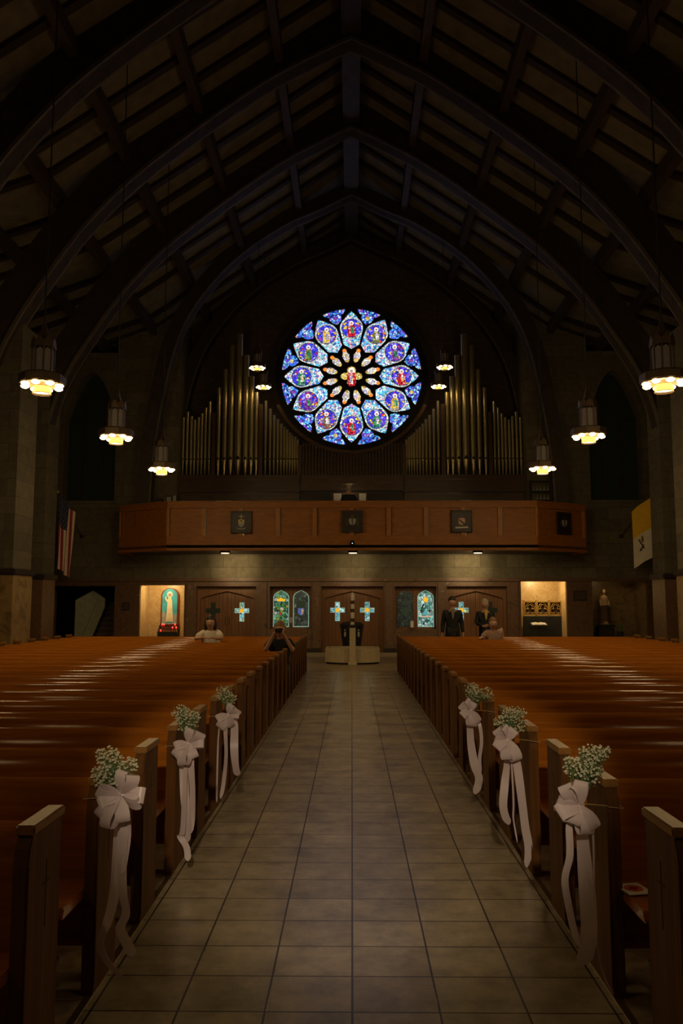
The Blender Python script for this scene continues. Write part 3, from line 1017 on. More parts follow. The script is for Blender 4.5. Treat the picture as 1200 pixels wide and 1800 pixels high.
gA = [(313, 775), (321, 734), (328, 724), (335, 732), (341, 738), (347.5, 734), (353.5, 727), (360, 717), (367, 706)]
gB = [(383, 682, 0.075), (394, 650, 0.085), (405, 608, 0.10), (418, 588, 0.125), (431, 625, 0.10), (441, 662, 0.085), (450, 690, 0.075)]
gC = [(466, 705), (474, 719), (481, 730), (487.5, 737), (493.5, 745), (499, 751), (504, 755), (509, 761), (513.5, 765), (518, 768), (522.5, 773)]
for sx in (1, -1):
    def mirror(px): return px if sx == 1 else 1237 - px
    for px, py in gA:
        p = pt(mirror(px), py, OY)
        organ_pipe(px2x(mirror(px)), 0.052, p.z)
    for px, py, r in gB:
        p = pt(mirror(px), py, OY)
        organ_pipe(px2x(mirror(px)), r, p.z)
    for px, py in gC:
        p = pt(mirror(px), py, OY)
        organ_pipe(px2x(mirror(px)), 0.050, p.z)
    # case posts
    for px in (308, 375, 458, 527):
        x = px2x(mirror(px))
        ztop = {308: 7.2, 375: 8.6, 458: 8.9, 527: 7.4}[px]
        obuild(MB().box(x - 0.07, x + 0.07, OY - 0.1, OY + 0.25, 6.1, ztop), 'case_post', M['organ_case'], bevel=0.01)
    x0, x1 = sorted((px2x(mirror(308)), px2x(mirror(527))))
    obuild(MB().box(x0, x1, OY - 0.18, OY + 0.6, 6.12, 6.28), 'wind_chest', M['organ_case'], bevel=0.015)
    obuild(MB().box(x0, x1, OY + 0.16, OY + 0.2, 6.86, 6.96), 'pipe_rack', M['organ_case'])
    obuild(MB().box(x0, x1, OY - 0.12, OY + 0.5, 5.72, 6.12), 'plinth', M['organ_case'])
    obuild(MB().box(x0 - 0.05, x1 + 0.05, OY - 0.24, OY + 0.5, 5.66, 5.73), 'moulding', M['organ_case'], bevel=0.012)
    for px in (330, 400, 470):
        x = px2x(mirror(px))
    obuild(MB().box(x0, x1, OY + 0.05, OY + 0.5, LOFT, 5.66), 'lower_case', M['organ_case'])
# curved moulding that follows the round window, and the slatted centre
cm = MB()
for k in range(24):
    a0 = math.radians(204 + (336 - 204) * k / 24)
    a1 = math.radians(204 + (336 - 204) * (k + 1) / 24)
    q = [(2.86, a0), (2.86, a1), (2.98, a1), (2.98, a0)]
    cz = 10.03
    cm.prism([(r * math.cos(a), cz + r * math.sin(a)) for r, a in q], OY - 0.2, OY + 0.1)
obuild(cm, 'curved_cornice', M['organ_case'])
xa, xb = px2x(528), px2x(709)
xx = xa + 0.06
k = 0
while xx < xb - 0.05:
    zt = 10.03 - math.sqrt(max(0, 2.86 ** 2 - xx ** 2))
    zt = min(zt, 7.5)
    obuild(MB().box(xx, xx + 0.07, OY + 0.0, OY + 0.06, 6.28, max(6.4, zt - 0.02)), 'grille_slat', M['organ_case'])
    xx += 0.115
obuild(MB().box(xa, xb, OY - 0.1, OY + 0.1, 5.72, 6.28), 'centre_rail', M['organ_case'], bevel=0.01)
obuild(MB().box(xa, xb, OY + 0.06, OY + 0.4, LOFT, 7.05), 'centre_case', M['plaque'])

# ------------------------------------------------------------------ chandeliers


def make_chandelier():
    t = thing('chandelier', '', 'chandelier')
    n = 8
    MB().lathe([(0.335, 0.0), (0.35, 0.02), (0.35, 0.13), (0.335, 0.15), (0.30, 0.15), (0.30, 0.0)], n, phase=PI / 8, cap=False).build('ring_band', M['bronze'], t)
    m = MB()
    m.lathe([(0.30, 0.06), (0.30, 0.085), (0.02, 0.085), (0.02, 0.06)], n, phase=PI / 8)
    m.build('spoke_plate', M['bronze'], t)
    for k in range(n):
        a = 2 * PI * k / n
        x, y = 0.265 * math.cos(a), 0.265 * math.sin(a)
        b_ = MB().lathe([(0.0, -0.055), (0.035, -0.05), (0.058, -0.035), (0.066, -0.015), (0.045, 0.0), (0.0, 0.004)], 12, (x, y, 0.0), cap=False).build('lamp_bowl', M['bulb'], t, smooth=True)
    # amber drum under the middle with its small bulbs
    MB().lathe([(0.125, -0.14), (0.135, -0.14), (0.135, -0.04), (0.125, -0.04)], n, phase=PI / 8, cap=False).build('amber_drum', M['drum'], t)
    MB().lathe([(0.0, -0.135), (0.14, -0.135), (0.145, -0.15), (0.0, -0.152)], n, phase=PI / 8, cap=False).build('drum_base', M['bronze'], t)
    # lantern body
    for k in range(n):
        a0 = PI / 8 + 2 * PI * k / n
        a1 = a0 + 2 * PI / n
        r0 = 0.16
        P0 = Vector((r0 * math.cos(a0), r0 * math.sin(a0), 0)); P1 = Vector((r0 * math.cos(a1), r0 * math.sin(a1), 0))
        d = (P1 - P0)
        nrm = Vector((d.y, -d.x, 0)).normalized() * 0.006
        A, B = P0 + d * 0.1, P0 + d * 0.9
        vs = [A + Vector((0, 0, 0.16)), B + Vector((0, 0, 0.16)), B + Vector((0, 0, 0.52)), (A + B) / 2 + Vector((0, 0, 0.56)), A + Vector((0, 0, 0.52))]
        mm = MB().add(vs + [v - nrm for v in vs], [(0, 1, 2, 3, 4), (9, 8, 7, 6, 5)] + [(i, i + 5, (i + 1) % 5 + 5, (i + 1) % 5) for i in range(5)])
        mm.build('lantern_pane', M['lantern'], t)
        q = MB().box(-0.012, 0.012, -0.012, 0.012, 0.15, 0.62)
        q.v = [v + P0 for v in q.v]
        q.build('lantern_post', M['bronze'], t)
        g = MB().add([P0 * 1.15 + Vector((0, 0, 0.58)), P1 * 1.15 + Vector((0, 0, 0.58)), P1 * 1.15 + Vector((0, 0, 0.66)), (P0 + P1) / 2 * 1.15 + Vector((0, 0, 0.74)), P0 * 1.15 + Vector((0, 0, 0.66)),
                      P0 * 1.08 + Vector((0, 0, 0.58)), P1 * 1.08 + Vector((0, 0, 0.58)), P1 * 1.08 + Vector((0, 0, 0.66)), (P0 + P1) / 2 * 1.08 + Vector((0, 0, 0.74)), P0 * 1.08 + Vector((0, 0, 0.66))],
                     [(0, 1, 2, 3, 4), (9, 8, 7, 6, 5)] + [(i, i + 5, (i + 1) % 5 + 5, (i + 1) % 5) for i in range(5)])
        g.build('gable_cresting', M['bronze'], t)
    MB().lathe([(0.19, 0.57), (0.19, 0.60), (0.13, 0.62), (0.075, 0.76), (0.05, 0.86), (0.045, 0.9), (0.0, 1.05)], n, phase=PI / 8).build('spire', M['bronze'], t)
    return t


def chand_chain(parent, z, ztop):
    MB().tube([(0, 0, 1.0), (0, 0, ztop - z)], 0.012, 6).build('chain', M['black'], parent)
    mm = MB()
    mm.lathe([(0.02, -0.22), (0.10, -0.1), (0.12, 0.0), (0.12, 0.05)], 12, (0, 0, ztop - z))
    mm.build('ceiling_hook', M['black'], parent)


CH = make_chandelier()
first = True
ZC = 5.02
sidew = {-1: 'left', 1: 'right'}
posn = {12.3: 'nearest the viewer', 16.3: 'middle of its row', 20.3: 'farthest, in front of the balcony'}
for D, wts in CHAND.items():
    for sx in (-1, 1):
        o = CH if first else copy_tree(CH)
        first = False
        o.location = (sx * 4.73, D, ZC)
        o['label'] = 'octagonal lantern chandelier over the %s pews, %s' % (sidew[sx], posn.get(D, {8.35: 'just outside the frame', 4.4: 'above the nearest pews', 0.4: 'level with the viewer'}.get(D)))
        o['category'] = 'chandelier'
        o['group'] = 'lantern chandeliers over the pews'
CHANDS = [o for o in C.objects if o.name.startswith('chandelier')]
for o in CHANDS:
    wts = CHAND[min(CHAND, key=lambda d: abs(d - o.location.y))]
    chand_chain(o, ZC, roof_z(4.73) - 0.10)
    lamp('chandelier_lamp', (0, 0, -0.12), wts, 0.3, parent=o)
lofts = []
for D in (27.0, 29.0):
    for sx in (-1, 1):
        src = CHANDS[0]
        o = src.copy()
        C.objects.link(o)
        for ch in list(src.children):
            if ch.name.startswith(('chain', 'ceiling_hook', 'chandelier_lamp')): continue
            c2 = ch.copy(); C.objects.link(c2); c2.parent = o
        o.scale = (0.82, 0.82, 0.82)
        yy = 27.0 if D < 28 else 29.2
        o.location = (sx * 3.14 - 0.02, D, 9.55 if D < 28 else 9.42)
        o['label'] = 'small loft chandelier %s, %s' % ('left of the rose window' if sx < 0 else 'right of the rose window', 'the upper one' if D < 28 else 'the lower one')
        o['group'] = 'lantern chandeliers in the organ loft'
        chand_chain(o, 0, (roof_z(3.14) + 0.02 - o.location.z) / 0.82)
        lofts.append(o)
        lamp('loft_lamp', (0, 0, -0.12), LOFT_W, 0.15, parent=o)

# unseen fill lamp added behind the viewer to brighten the pew bows
sp_ = thing('added_spotlight', 'black fill lamp added behind the viewer and aimed down the aisle', 'added_spotlight', (0, -3.6, 4.6))
MB().tube([(0, 0, 0.1), (0, 0, roof_z(0) - 4.6)], 0.02, 8).build('drop_rod', M['black'], sp_)
hs = MB().lathe([(0.10, 0.0), (0.11, 0.02), (0.09, 0.26), (0.05, 0.32)], 16, cap=False)
hs.v = [Matrix.Rotation(math.radians(66), 4, 'X') @ (v - Vector((0, 0, 0.2))) for v in hs.v]
hs.build('lamp_housing', M['black'], sp_, smooth=True)
spot('added_spot_beam', (0, 0.22, -0.1), (0, 9.3, -3.9), ADDED_SPOT_W, 19.5, 0.12, (1, 0.76, 0.5), 0.35, sp_)

# ------------------------------------------------------------------ pews
END_W = 0.33
PT = 0.055       # end thickness
PH = 0.915
PLEN = 6.0


def make_pew(sx):
    t = thing('pew', '', 'pew')
    # local origin: floor at aisle end, y=0 is the far (back) edge of the end panel
    x_in = 0.0

    def X(v): return sx * v

    def endprof(h=PH - 0.035):
        return [(-END_W, 0.0), (0.0, 0.0), (0.0, h), (-END_W + 0.035, h), (-END_W + 0.012, h - 0.04), (-END_W, h - 0.10)]
    for k, x0 in enumerate((0.0, PLEN - PT)):
        a, b_ = sorted((X(x0), X(x0 + PT)))
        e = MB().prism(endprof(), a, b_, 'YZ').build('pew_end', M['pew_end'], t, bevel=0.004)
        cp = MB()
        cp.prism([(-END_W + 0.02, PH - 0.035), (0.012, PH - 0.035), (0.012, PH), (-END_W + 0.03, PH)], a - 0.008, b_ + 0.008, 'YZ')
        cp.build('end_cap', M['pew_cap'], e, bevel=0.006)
        if k == 0:
            fx = X(0.0)
            o0, o1 = sorted((fx - sx * 0.0015, fx + sx * 0.004))
            cr = MB().box(o0, o1, -0.155, -0.147, 0.52, 0.76).box(o0, o1, -0.185, -0.117, 0.675, 0.683)
            cr.build('carved_cross', M['carve'], e)
            ff = MB().box(min(fx, fx - sx * 0.006), max(fx, fx - sx * 0.006), -END_W - 0.004, -END_W + 0.014, 0.05, PH - 0.14)
            ff.build('edge_bead', M['pew_end'], e)
    a, b_ = sorted((X(PT), X(PLEN - PT)))
    # backrest: reclined board, rolled over at the top
    prof_front = [(-0.165, 0.40), (-0.150, 0.50), (-0.132, 0.60), (-0.112, 0.69), (-0.092, 0.755), (-0.070, 0.805), (-0.048, 0.838), (-0.026, 0.855), (-0.010, 0.860)]
    prof_back = [(0.0, 0.850), (0.0, 0.82), (-0.030, 0.80), (-0.060, 0.72), (-0.085, 0.62), (-0.115, 0.48), (-0.13, 0.40)]
    MB().prism(prof_front + prof_back, a, b_, 'YZ').build('backrest', M['pew'], t, smooth=True)
    MB().prism([(-0.60, 0.425), (-0.58, 0.45), (-0.14, 0.435), (-0.14, 0.40), (-0.58, 0.405), (-0.60, 0.41)], a, b_, 'YZ').build('seat', M['seat'], t, bevel=0.005)
    MB().box(a, b_, -0.16, -0.135, 0.14, 0.41).build('lower_rail', M['pew'], t)
    s = MB()
    for q in (1.5, 3.0, 4.5):
        x0, x1 = sorted((X(q), X(q + 0.04)))
        s.prism([(-0.5, 0.0), (-0.2, 0.0), (-0.14, 0.40), (-0.55, 0.40)], x0, x1, 'YZ')
    s.build('seat_support', M['pew'], t)
    kn = MB().box(a, b_, 0.06, 0.20, 0.24, 0.29).build('kneeler', M['kneeler'], t, bevel=0.012)
    kb = MB()
    for q in (0.35, 3.0, 5.6):
        x0, x1 = sorted((X(q), X(q + 0.04)))
        kb.box(x0, x1, 0.09, 0.14, 0.0, 0.24)
        kb.box(x0, x1, -0.14, 0.12, 0.20, 0.24)
    kb.build('kneeler_leg', M['steel'], kn)
    return t


ROW0, ROWS, NROW = 3.32, 0.805, 23
protos = {-1: make_pew(-1), 1: make_pew(1)}
PEW = {}
for sx in (-1, 1):
    for i in range(NROW):
        o = protos[sx] if i == 0 else copy_tree(protos[sx])
        o.location = (sx * AISLE + sx * 0.0, ROW0 + ROWS * i, 0)
        extra = ''
        if i in (1, 3, 5): extra = ', ribbon bow on its end'
        if i == 0: extra = ', cut by the frame'
        if i == NROW - 1: extra = ', nearest the doors'
        o['label'] = 'oak pew in the %s block, %s row from the viewer%s' % (sidew[sx], ordn[i], extra)
        o['category'] = 'pew'
        o['group'] = 'oak pews left of the aisle' if sx < 0 else 'oak pews right of the aisle'
        PEW[(sx, i)] = o

# a leaflet left on a seat
lf = thing('leaflet', 'red and white printed leaflet lying on a seat at the right edge', 'leaflet', (pt(1113, 1550, 3.80).x, 3.80, 0.452), 0.2)
lf.scale = (0.75, 0.75, 1)
MB().box(-0.075, 0.075, -0.09, 0.09, 0, 0.004).build('pages', M['white'], lf)
MB().lathe([(0.055, 0.0042), (0.055, 0.0055)], 20).build('printed_picture', M['red_print'], lf)
MB().lathe([(0.025, 0.0056), (0.025, 0.0066)], 16).build('printed_centre', M['frame_red'], lf)

# ------------------------------------------------------------------ ribbon bows with baby's breath


def loop_ribbon(m, base, direction, length, width, fat, wdir):
    """a teardrop ribbon loop leaving base along direction"""
    d = Vector(direction).normalized()
    w = Vector(wdir)
    w = (w - d * w.dot(d)).normalized()
    nrm = d.cross(w).normalized()
    P, Wd = [], []
    for k in range(15):
        t = k / 14
        a = t * 2 * PI
        along = length * (1 - math.cos(a)) / 2
        side = fat * math.sin(a) * (0.35 + 0.65 * (1 - math.cos(a)) / 2)
        P.append(Vector(base) + d * along + nrm * side)
        ww = width * (0.35 + 0.65 * min(1, 2.2 * (1 - math.cos(a)) / 2))
        Wd.append(ww)
    m.ribbon(P, Wd, w)


def bow(side, i, knot, D, loops, tails, flowers, label):
    k0 = pt(knot[0], knot[1], D)
    s = D / F
    t = thing('pew_bow', label, 'pew bow', k0, 0, 'ribbon bows with baby\'s breath tied to the pew ends')
    rnd = random.Random(int(knot[0]))

    def loc(p, dy=0.0):
        return Vector(((p[0] - knot[0]) * s, dy, -(p[1] - knot[1]) * s))
    for j, (ang_, ln, wd) in enumerate(loops):
        a = math.radians(ang_)
        dirv = Vector((math.cos(a), -0.35 - 0.15 * (j % 2), math.sin(a)))
        wv = Vector((-math.sin(a) * (0.75 if j % 2 else 0.9), -0.75 if j % 2 else 0.45, math.cos(a) * 0.9))
        m = MB()
        loop_ribbon(m, (0, -0.02 - 0.006 * j, 0), dirv, ln * s, wd * s, ln * s * 0.24, wv)
        m.build('ribbon_loop', M['ribbon'], t, smooth=True)
    m = MB().ball((0, -0.035, 0), 0.022, 10, 6, (1.1, 0.8, 1.0))
    m.build('ribbon_knot', M['ribbon'], t, smooth=True)
    for j, (pts_, wd) in enumerate(tails):
        P3 = [tuple(loc(p)) for p in [(knot[0] + (pts_[0][0] - knot[0]) * 0.4, knot[1] + 3)] + pts_]
        sm = smooth_line(P3, 5)
        n = len(sm)
        P, Wv, Wd = [], [], []
        for q, p in enumerate(sm):
            u = q / (n - 1)
            yy = -0.025 - 0.012 * j + 0.018 * math.sin(u * 7 + j * 2)
            P.append(Vector((p[0], yy, p[2])))
            tw = 0.5 * math.sin(u * 6.0 + j * 1.7)
            Wv.append(Vector((math.cos(tw), math.sin(tw), 0.10)))
            Wd.append(wd * s * (0.55 + 0.45 * min(1, u * 5)))
        Wd[-1] *= 0.12
        if n > 3: Wd[-2] *= 0.7
        MB().ribbon(P, Wd, Wv).build('ribbon_tail', M['ribbon'], t, smooth=True)
    # flowers
    st = MB(); fl = MB(); lf_ = MB()
    base = Vector((0, 0.0, 0.0))
    for (fx, fy, rx, ry, nf) in flowers:
        c = loc((fx, fy))
        c.y = 0.0
        for q in range(nf):
            while True:
                v = Vector((rnd.uniform(-1, 1), rnd.uniform(-1, 1), rnd.uniform(-1, 1)))
                if 0.25 < v.length < 1: break
            v = v * (0.55 + 0.45 * rnd.random()) if rnd.random() < 0.3 else v.normalized() * rnd.uniform(0.6, 1.05)
            p = c + Vector((v.x * rx * s, v.y * 0.5 * (rx + ry) * s * 0.8, v.z * ry * s))
            rr = rnd.uniform(0.0042, 0.0072)
            fl.ball(p, rr, 5, 4, (1, 1, 0.8))
            if q % 3 == 0:
                mid = base.lerp(p, 0.55) + Vector((rnd.uniform(-.01, .01), rnd.uniform(-.01, .01), 0.012))
                st.tube([base + Vector((rnd.uniform(-.012, .012), 0, -0.02)), mid, p], 0.0011, 3)
                st.tube([mid, p + Vector((rnd.uniform(-.02, .02), rnd.uniform(-.02, .02), rnd.uniform(-.02, .02)))], 0.0009, 3)
        for q in range(nf // 10):
            v = Vector((rnd.uniform(-1, 1), rnd.uniform(-1, 1), rnd.uniform(-1, 1))) * 0.7
            p = c + Vector((v.x * rx * s, v.y * rx * s * 0.8, v.z * ry * s))
            d = Vector((rnd.uniform(-1, 1), rnd.uniform(-1, 1), rnd.uniform(-0.3, 1))).normalized() * 0.03
            lf_.add([p, p + d * 0.5 + Vector((0.005, 0.002, 0)), p + d, p + d * 0.5 - Vector((0.005, -0.002, 0)), p + d * 0.5 + Vector((0, 0.002, -0.002))], [(0, 1, 2, 3), (0, 4, 1), (1, 4, 2), (2, 4, 3), (3, 4, 0)])
    for q in range(22):
        a = rnd.uniform(0, 2 * PI)
        r0 = 0.012 * rnd.random()
        st.tube([(r0 * math.cos(a), 0.01 + r0 * math.sin(a), 0.04), (0.6 * r0 * math.cos(a), 0.012, 0), (2.6 * r0 * math.cos(a), 0.012 + 1.5 * r0 * math.sin(a), -rnd.uniform(0.08, 0.16))], 0.0016, 4)
    st.build('flower_stems', M['stem'], t)
    fo = fl.build('flower_heads', M['floret'], t, smooth=True)
    fo['kind'] = 'stuff'
    lf_.build('leaves', M['stem'], t, kind='stuff')
    # twine round the pew end
    sx = -1 if side < 0 else 1
    ex = sx * (AISLE + PT + 0.012) - k0.x
    ix = sx * (AISLE - 0.006) - k0.x
    yn = ROW0 + ROWS * i - END_W - 0.012 - k0.y
    yf = ROW0 + ROWS * i + 0.008 - k0.y
    MB().tube([(0, 0, 0.0), (ix, yn + 0.02, -0.01), (ix + sx * 0.01, yn, -0.012), (ex, yn, -0.018), (ex, yn + 0.1, -0.02)], 0.0022, 5).build('twine', M['twine'], t)
    return t


bow(-1, 1, (218, 1396), 3.80,
    [(86, 46, 22), (58, 48, 24), (5, 44, 26), (-12, 40, 24), (160, 42, 20), (196, 38, 22), (222, 46, 22), (250, 52, 26), (285, 40, 24)],
    [([(212, 1440), (210, 1500), (208, 1560), (200, 1600), (189, 1630), (200, 1662), (224, 1690)], 17), ([(222, 1440), (222, 1490), (226, 1550), (231, 1585), (220, 1612), (232, 1636), (243, 1655)], 18), ([(230, 1430), (229, 1480), (226, 1520)], 10)],
    [(190, 1338, 24, 26, 130), (200, 1368, 30, 32, 190), (182, 1365, 22, 24, 90), (222, 1345, 12, 14, 28), (233, 1348, 7, 15, 26)],
    'white ribbon bow with baby\'s breath, nearest of the three on the left pews')
bow(-1, 3, (333, 1306), 5.42,
    [(80, 28, 18), (40, 34, 20), (12, 30, 22), (190, 24, 18), (225, 30, 20), (262, 36, 22), (300, 26, 18)],
    [([(324, 1336), (328, 1390), (334, 1440), (332, 1470)], 15), ([(338, 1336), (342, 1380), (340, 1430), (336, 1458)], 12), ([(328, 1440), (322, 1458), (334, 1476), (338, 1496)], 11)],
    [(318, 1256, 17, 14, 130), (328, 1270, 22, 18, 150), (340, 1262, 12, 12, 60)],
    'white ribbon bow with baby\'s breath, middle one of the left pews')
bow(-1, 5, (403, 1256), 7.0,
    [(75, 20, 14), (30, 22, 16), (5, 20, 14), (200, 22, 16), (235, 26, 16), (290, 20, 14)],
    [([(412, 1275), (413, 1310), (416, 1340), (419, 1358)], 14), ([(398, 1275), (400, 1320), (396, 1365), (391, 1396)], 7), ([(388, 1275), (385, 1320), (385, 1370), (386, 1400)], 3)],
    [(392, 1220, 15, 13, 110), (402, 1228, 15, 12, 100)],
    'white ribbon bow with baby\'s breath, farthest of the three on the left pews')
bow(1, 1, (1014, 1412), 3.80,
    [(128, 46, 24), (108, 44, 20), (172, 44, 26), (192, 46, 28), (90, 46, 22), (235, 34, 24), (275, 44, 28), (300, 40, 22)],
    [([(1020, 1450), (1021, 1500), (1023, 1570), (1022, 1630), (1012, 1672)], 27), ([(996, 1440), (994, 1490), (985, 1530), (992, 1575), (1002, 1620), (1012, 1640)], 12), ([(1032, 1450), (1034, 1560), (1038, 1640), (1046, 1685), (1058, 1708)], 3)],
    [(1042, 1330, 24, 16, 110), (1020, 1350, 30, 20, 170), (1038, 1358, 24, 26, 150), (1062, 1325, 12, 12, 40)],
    'pinkish white ribbon bow with baby\'s breath, nearest of the three on the right pews')
bow(1, 3, (890, 1298), 5.42,
    [(140, 28, 16), (110, 26, 16), (175, 24, 18), (210, 28, 18), (60, 22, 16), (260, 34, 20), (290, 36, 20)],
    [([(890, 1335), (884, 1370), (880, 1410), (890, 1440)], 14), ([(904, 1335), (910, 1390), (916, 1440), (922, 1475), (918, 1508)], 14), ([(897, 1400), (897, 1430), (901, 1465)], 3)],
    [(905, 1256, 20, 13, 120), (890, 1270, 22, 14, 130), (908, 1275, 16, 18, 90)],
    'pinkish white ribbon bow with baby\'s breath, middle one of the right pews')
bow(1, 5, (826, 1248), 7.0,
    [(150, 22, 14), (115, 22, 14), (70, 16, 12), (205, 20, 14), (270, 26, 18), (300, 24, 14)],
    [([(825, 1272), (826, 1305), (831, 1340), (838, 1362), (832, 1388)], 14), ([(840, 1270), (843, 1300), (840, 1330), (842, 1352)], 6)],
    [(830, 1212, 15, 11, 100), (852, 1220, 14, 11, 80), (836, 1224, 18, 9, 80)],
    'pinkish white ribbon bow with baby\'s breath, farthest of the three on the right pews')

# ------------------------------------------------------------------ doors, door windows, niches
RECY = WY + 0.38


def tudor(w, z0, spring, apex):
    return [(-w, z0), (-w, spring), (-w * 0.93, spring + 0.06), (-w * 0.5, spring + (apex - spring) * 0.62), (0, apex), (w * 0.5, spring + (apex - spring) * 0.62), (w * 0.93, spring + 0.06), (w, spring), (w, z0)]


def cross_poly(cx, cz, w=0.235, up=0.27, dn=0.36, a=0.068):
    return [(cx - a, cz - dn), (cx + a, cz - dn), (cx + a, cz - a), (cx + w, cz - a), (cx + w, cz + a), (cx + a, cz + a), (cx + a, cz + up), (cx - a, cz + up), (cx - a, cz + a), (cx - w, cz + a), (cx - w, cz - a), (cx - a, cz - a)]


def double_door(x0, x1, n, lit, cz=1.47):
    cx = (x0 + x1) / 2
    w = (x1 - x0) / 2
    d = MB()
    top = tudor(w - 0.10, 0.0, 1.83, 2.12)
    # frame: fill between rectangle and arch
    fr = MB()
    hd = 2.30
    fr.box(cx - w, cx - w + 0.10, RECY - 0.12, RECY + 0.05, 0, hd).box(cx + w - 0.10, cx + w, RECY - 0.12, RECY + 0.05, 0, hd)
    arc = top[1:-1]
    for i in range(len(arc) - 1):
        a, b_ = arc[i], arc[i + 1]
        if abs(a[0] - b_[0]) < 1e-6: continue
        fr.prism([(cx + a[0], a[1]), (cx + b_[0], b_[1]), (cx + b_[0], hd), (cx + a[0], hd)], RECY - 0.12, RECY + 0.05)
    door = MB().box(cx - w, cx + w, RECY + 0.10, RECY + 0.14, 0, hd).build('door_%d' % n, M['plaque'], kind=S)
    fr.build('door_frame', M['door'], door)
    for s_ in (-1, 1):
        a, b_ = sorted((cx + s_ * 0.006, cx + s_ * (w - 0.10)))
        lf2 = MB().box(a, b_, RECY, RECY + 0.06, 0.01, 2.15).build('door_leaf', M['door'], door, bevel=0.004)
        v = MB()
        q = a + 0.13
        while q < b_ - 0.05:
            v.box(q, q + 0.008, RECY - 0.002, RECY + 0.003, 0.2, 2.1)
            q += 0.13
        v.build('plank_groove', M['carve'], lf2)
        MB().box(a + 0.02, b_ - 0.02, RECY - 0.006, RECY, 0.03, 0.22).build('kick_plate', M['bronze'], lf2)
        hx = cx + s_ * 0.07
        MB().tube([(hx, RECY - 0.01, 0.95), (hx, RECY - 0.06, 0.97), (hx, RECY - 0.06, 1.2), (hx, RECY - 0.01, 1.22)], 0.012, 6).build('door_handle', M['bronze'], lf2)
        ccx = cx + s_ * (w - 0.10) * 0.535
        li = lit[0 if s_ < 0 else 1]
        MB().prism(cross_poly(ccx, cz, 0.255, 0.29, 0.38, 0.085), RECY - 0.012, RECY + 0.0).build('cross_frame', M['plaque'] if not li else M['w_edge'], lf2)
        g_ = MB().prism(cross_poly(ccx, cz, 0.235, 0.27, 0.36, 0.066), RECY - 0.018, RECY - 0.004).build('cross_window', M['c_teal'] if li else M['c_dark'], lf2)
        if li:
            MB().prism([(ccx + 0.085 * math.cos(t * PI / 4 + PI / 8), cz + 0.085 * math.sin(t * PI / 4 + PI / 8)) for t in range(8)], RECY - 0.024, RECY - 0.018).build('cross_centre', M['c_amber'], lf2)
    return door


double_door(-5.44, -3.34, 1, (False, True), 1.43)
double_door(-1.06, 1.10, 2, (True, True), 1.45)
double_door(3.31, 5.41, 3, (True, False), 1.45)
# narthex behind the glass is not visible: doors are backed


def lancet_win(cx, w, z0, z1, spring, mat, name_n, motif):
    out = [(-w, z0), (-w, spring), (-w * 0.8, spring + (z1 - spring) * 0.45), (-w * 0.35, spring + (z1 - spring) * 0.82), (0, z1), (w * 0.35, spring + (z1 - spring) * 0.82), (w * 0.8, spring + (z1 - spring) * 0.45), (w, spring), (w, z0)]
    y = RECY - 0.02
    e = MB().prism([(cx + x, z) for x, z in out], y, y + 0.02).build('window_%d' % name_n, M['w_edge'] if motif != 'plain' else M['w_dimmer'], kind=S)
    MB().prism([(cx + x * 0.90, z0 + 0.03 + (z - z0) * 0.965) for x, z in out], y - 0.008, y).build('pane', mat, e)

    def P(name, poly, m_, d=0.016):
        MB().prism([(cx + a, b) for a, b in poly], y - d, y - d + 0.008).build(name, m_, e)
    ld = MB()
    for q in (-0.5, 0.0, 0.5):
        ld.box(cx + w * q - 0.004, cx + w * q + 0.004, y - 0.014, y - 0.006, z0 + 0.03, spring + 0.08)
    z = z0 + 0.1
    while z < spring:
        ld.box(cx - w * 0.9, cx + w * 0.9, y - 0.014, y - 0.006, z - 0.004, z + 0.004)
        z += 0.11
    ld.build('leading', M['w_motif_k'], e)
    if motif == 'wreath':
        P('crown', [(-0.13, 1.76), (0.13, 1.76), (0.16, 1.86), (0.08, 1.83), (0, 1.9), (-0.08, 1.83), (-0.16, 1.86)], M['w_motif_g'])
        for k in range(12):
            a = 2 * PI * k / 12
            P('wreath_leaf', circ(0.12 * math.cos(a), 1.42 + 0.24 * math.sin(a), 0.045, 6), M['w_motif_r'] if k % 3 else M['w_motif_k'], 0.016)
        P('wreath_flower', circ(0.03, 1.5, 0.05, 8), M['g_face'])
        P('wreath_bloom', circ(-0.04, 1.32, 0.045, 8), M['g_red'])
    elif motif == 'bell':
        P('bell', [(-0.22, 1.3), (-0.16, 1.42), (-0.15, 1.72), (-0.08, 1.78), (0.08, 1.78), (0.15, 1.72), (0.16, 1.42), (0.22, 1.3)], M['w_motif_k'])
        P('shield', [(-0.11, 1.52), (0.11, 1.52), (0.11, 1.34), (0, 1.26), (-0.11, 1.34)], M['w_motif_b'], 0.024)
        P('shield_cross', [(0.03, 1.3), (0.05, 1.3), (0.05, 1.42), (0.09, 1.42), (0.09, 1.44), (0.05, 1.44), (0.05, 1.5), (0.03, 1.5)], M['w_motif_g'], 0.03)
    elif motif == 'star':
        P('gold_star', [(0.11 * math.sin(k * PI / 5) * (1 if k % 2 == 0 else 0.7), 1.82 + 0.11 * math.cos(k * PI / 5) * (1 if k % 2 == 0 else 0.7)) for k in range(10)], M['w_motif_g'])
        P('teal_tent', [(-0.12, 1.28), (0, 1.52), (0.12, 1.28)], M['w_motif_t'])
        P('ground_band', [(-0.2, 1.2), (0.2, 1.2), (0.2, 1.25), (-0.2, 1.25)], M['g_face'])
        P('leaf_left', circ(-0.14, 1.42, 0.05, 7), M['w_motif_k'])
        P('leaf_right', circ(0.14, 1.42, 0.045, 7), M['w_motif_k'])
    else:
        P('dim_emblem', circ(0, 1.75, 0.09, 10), M['w_motif_k'])
        P('dim_scroll', circ(0, 1.4, 0.14, 12), M['w_motif_k'])


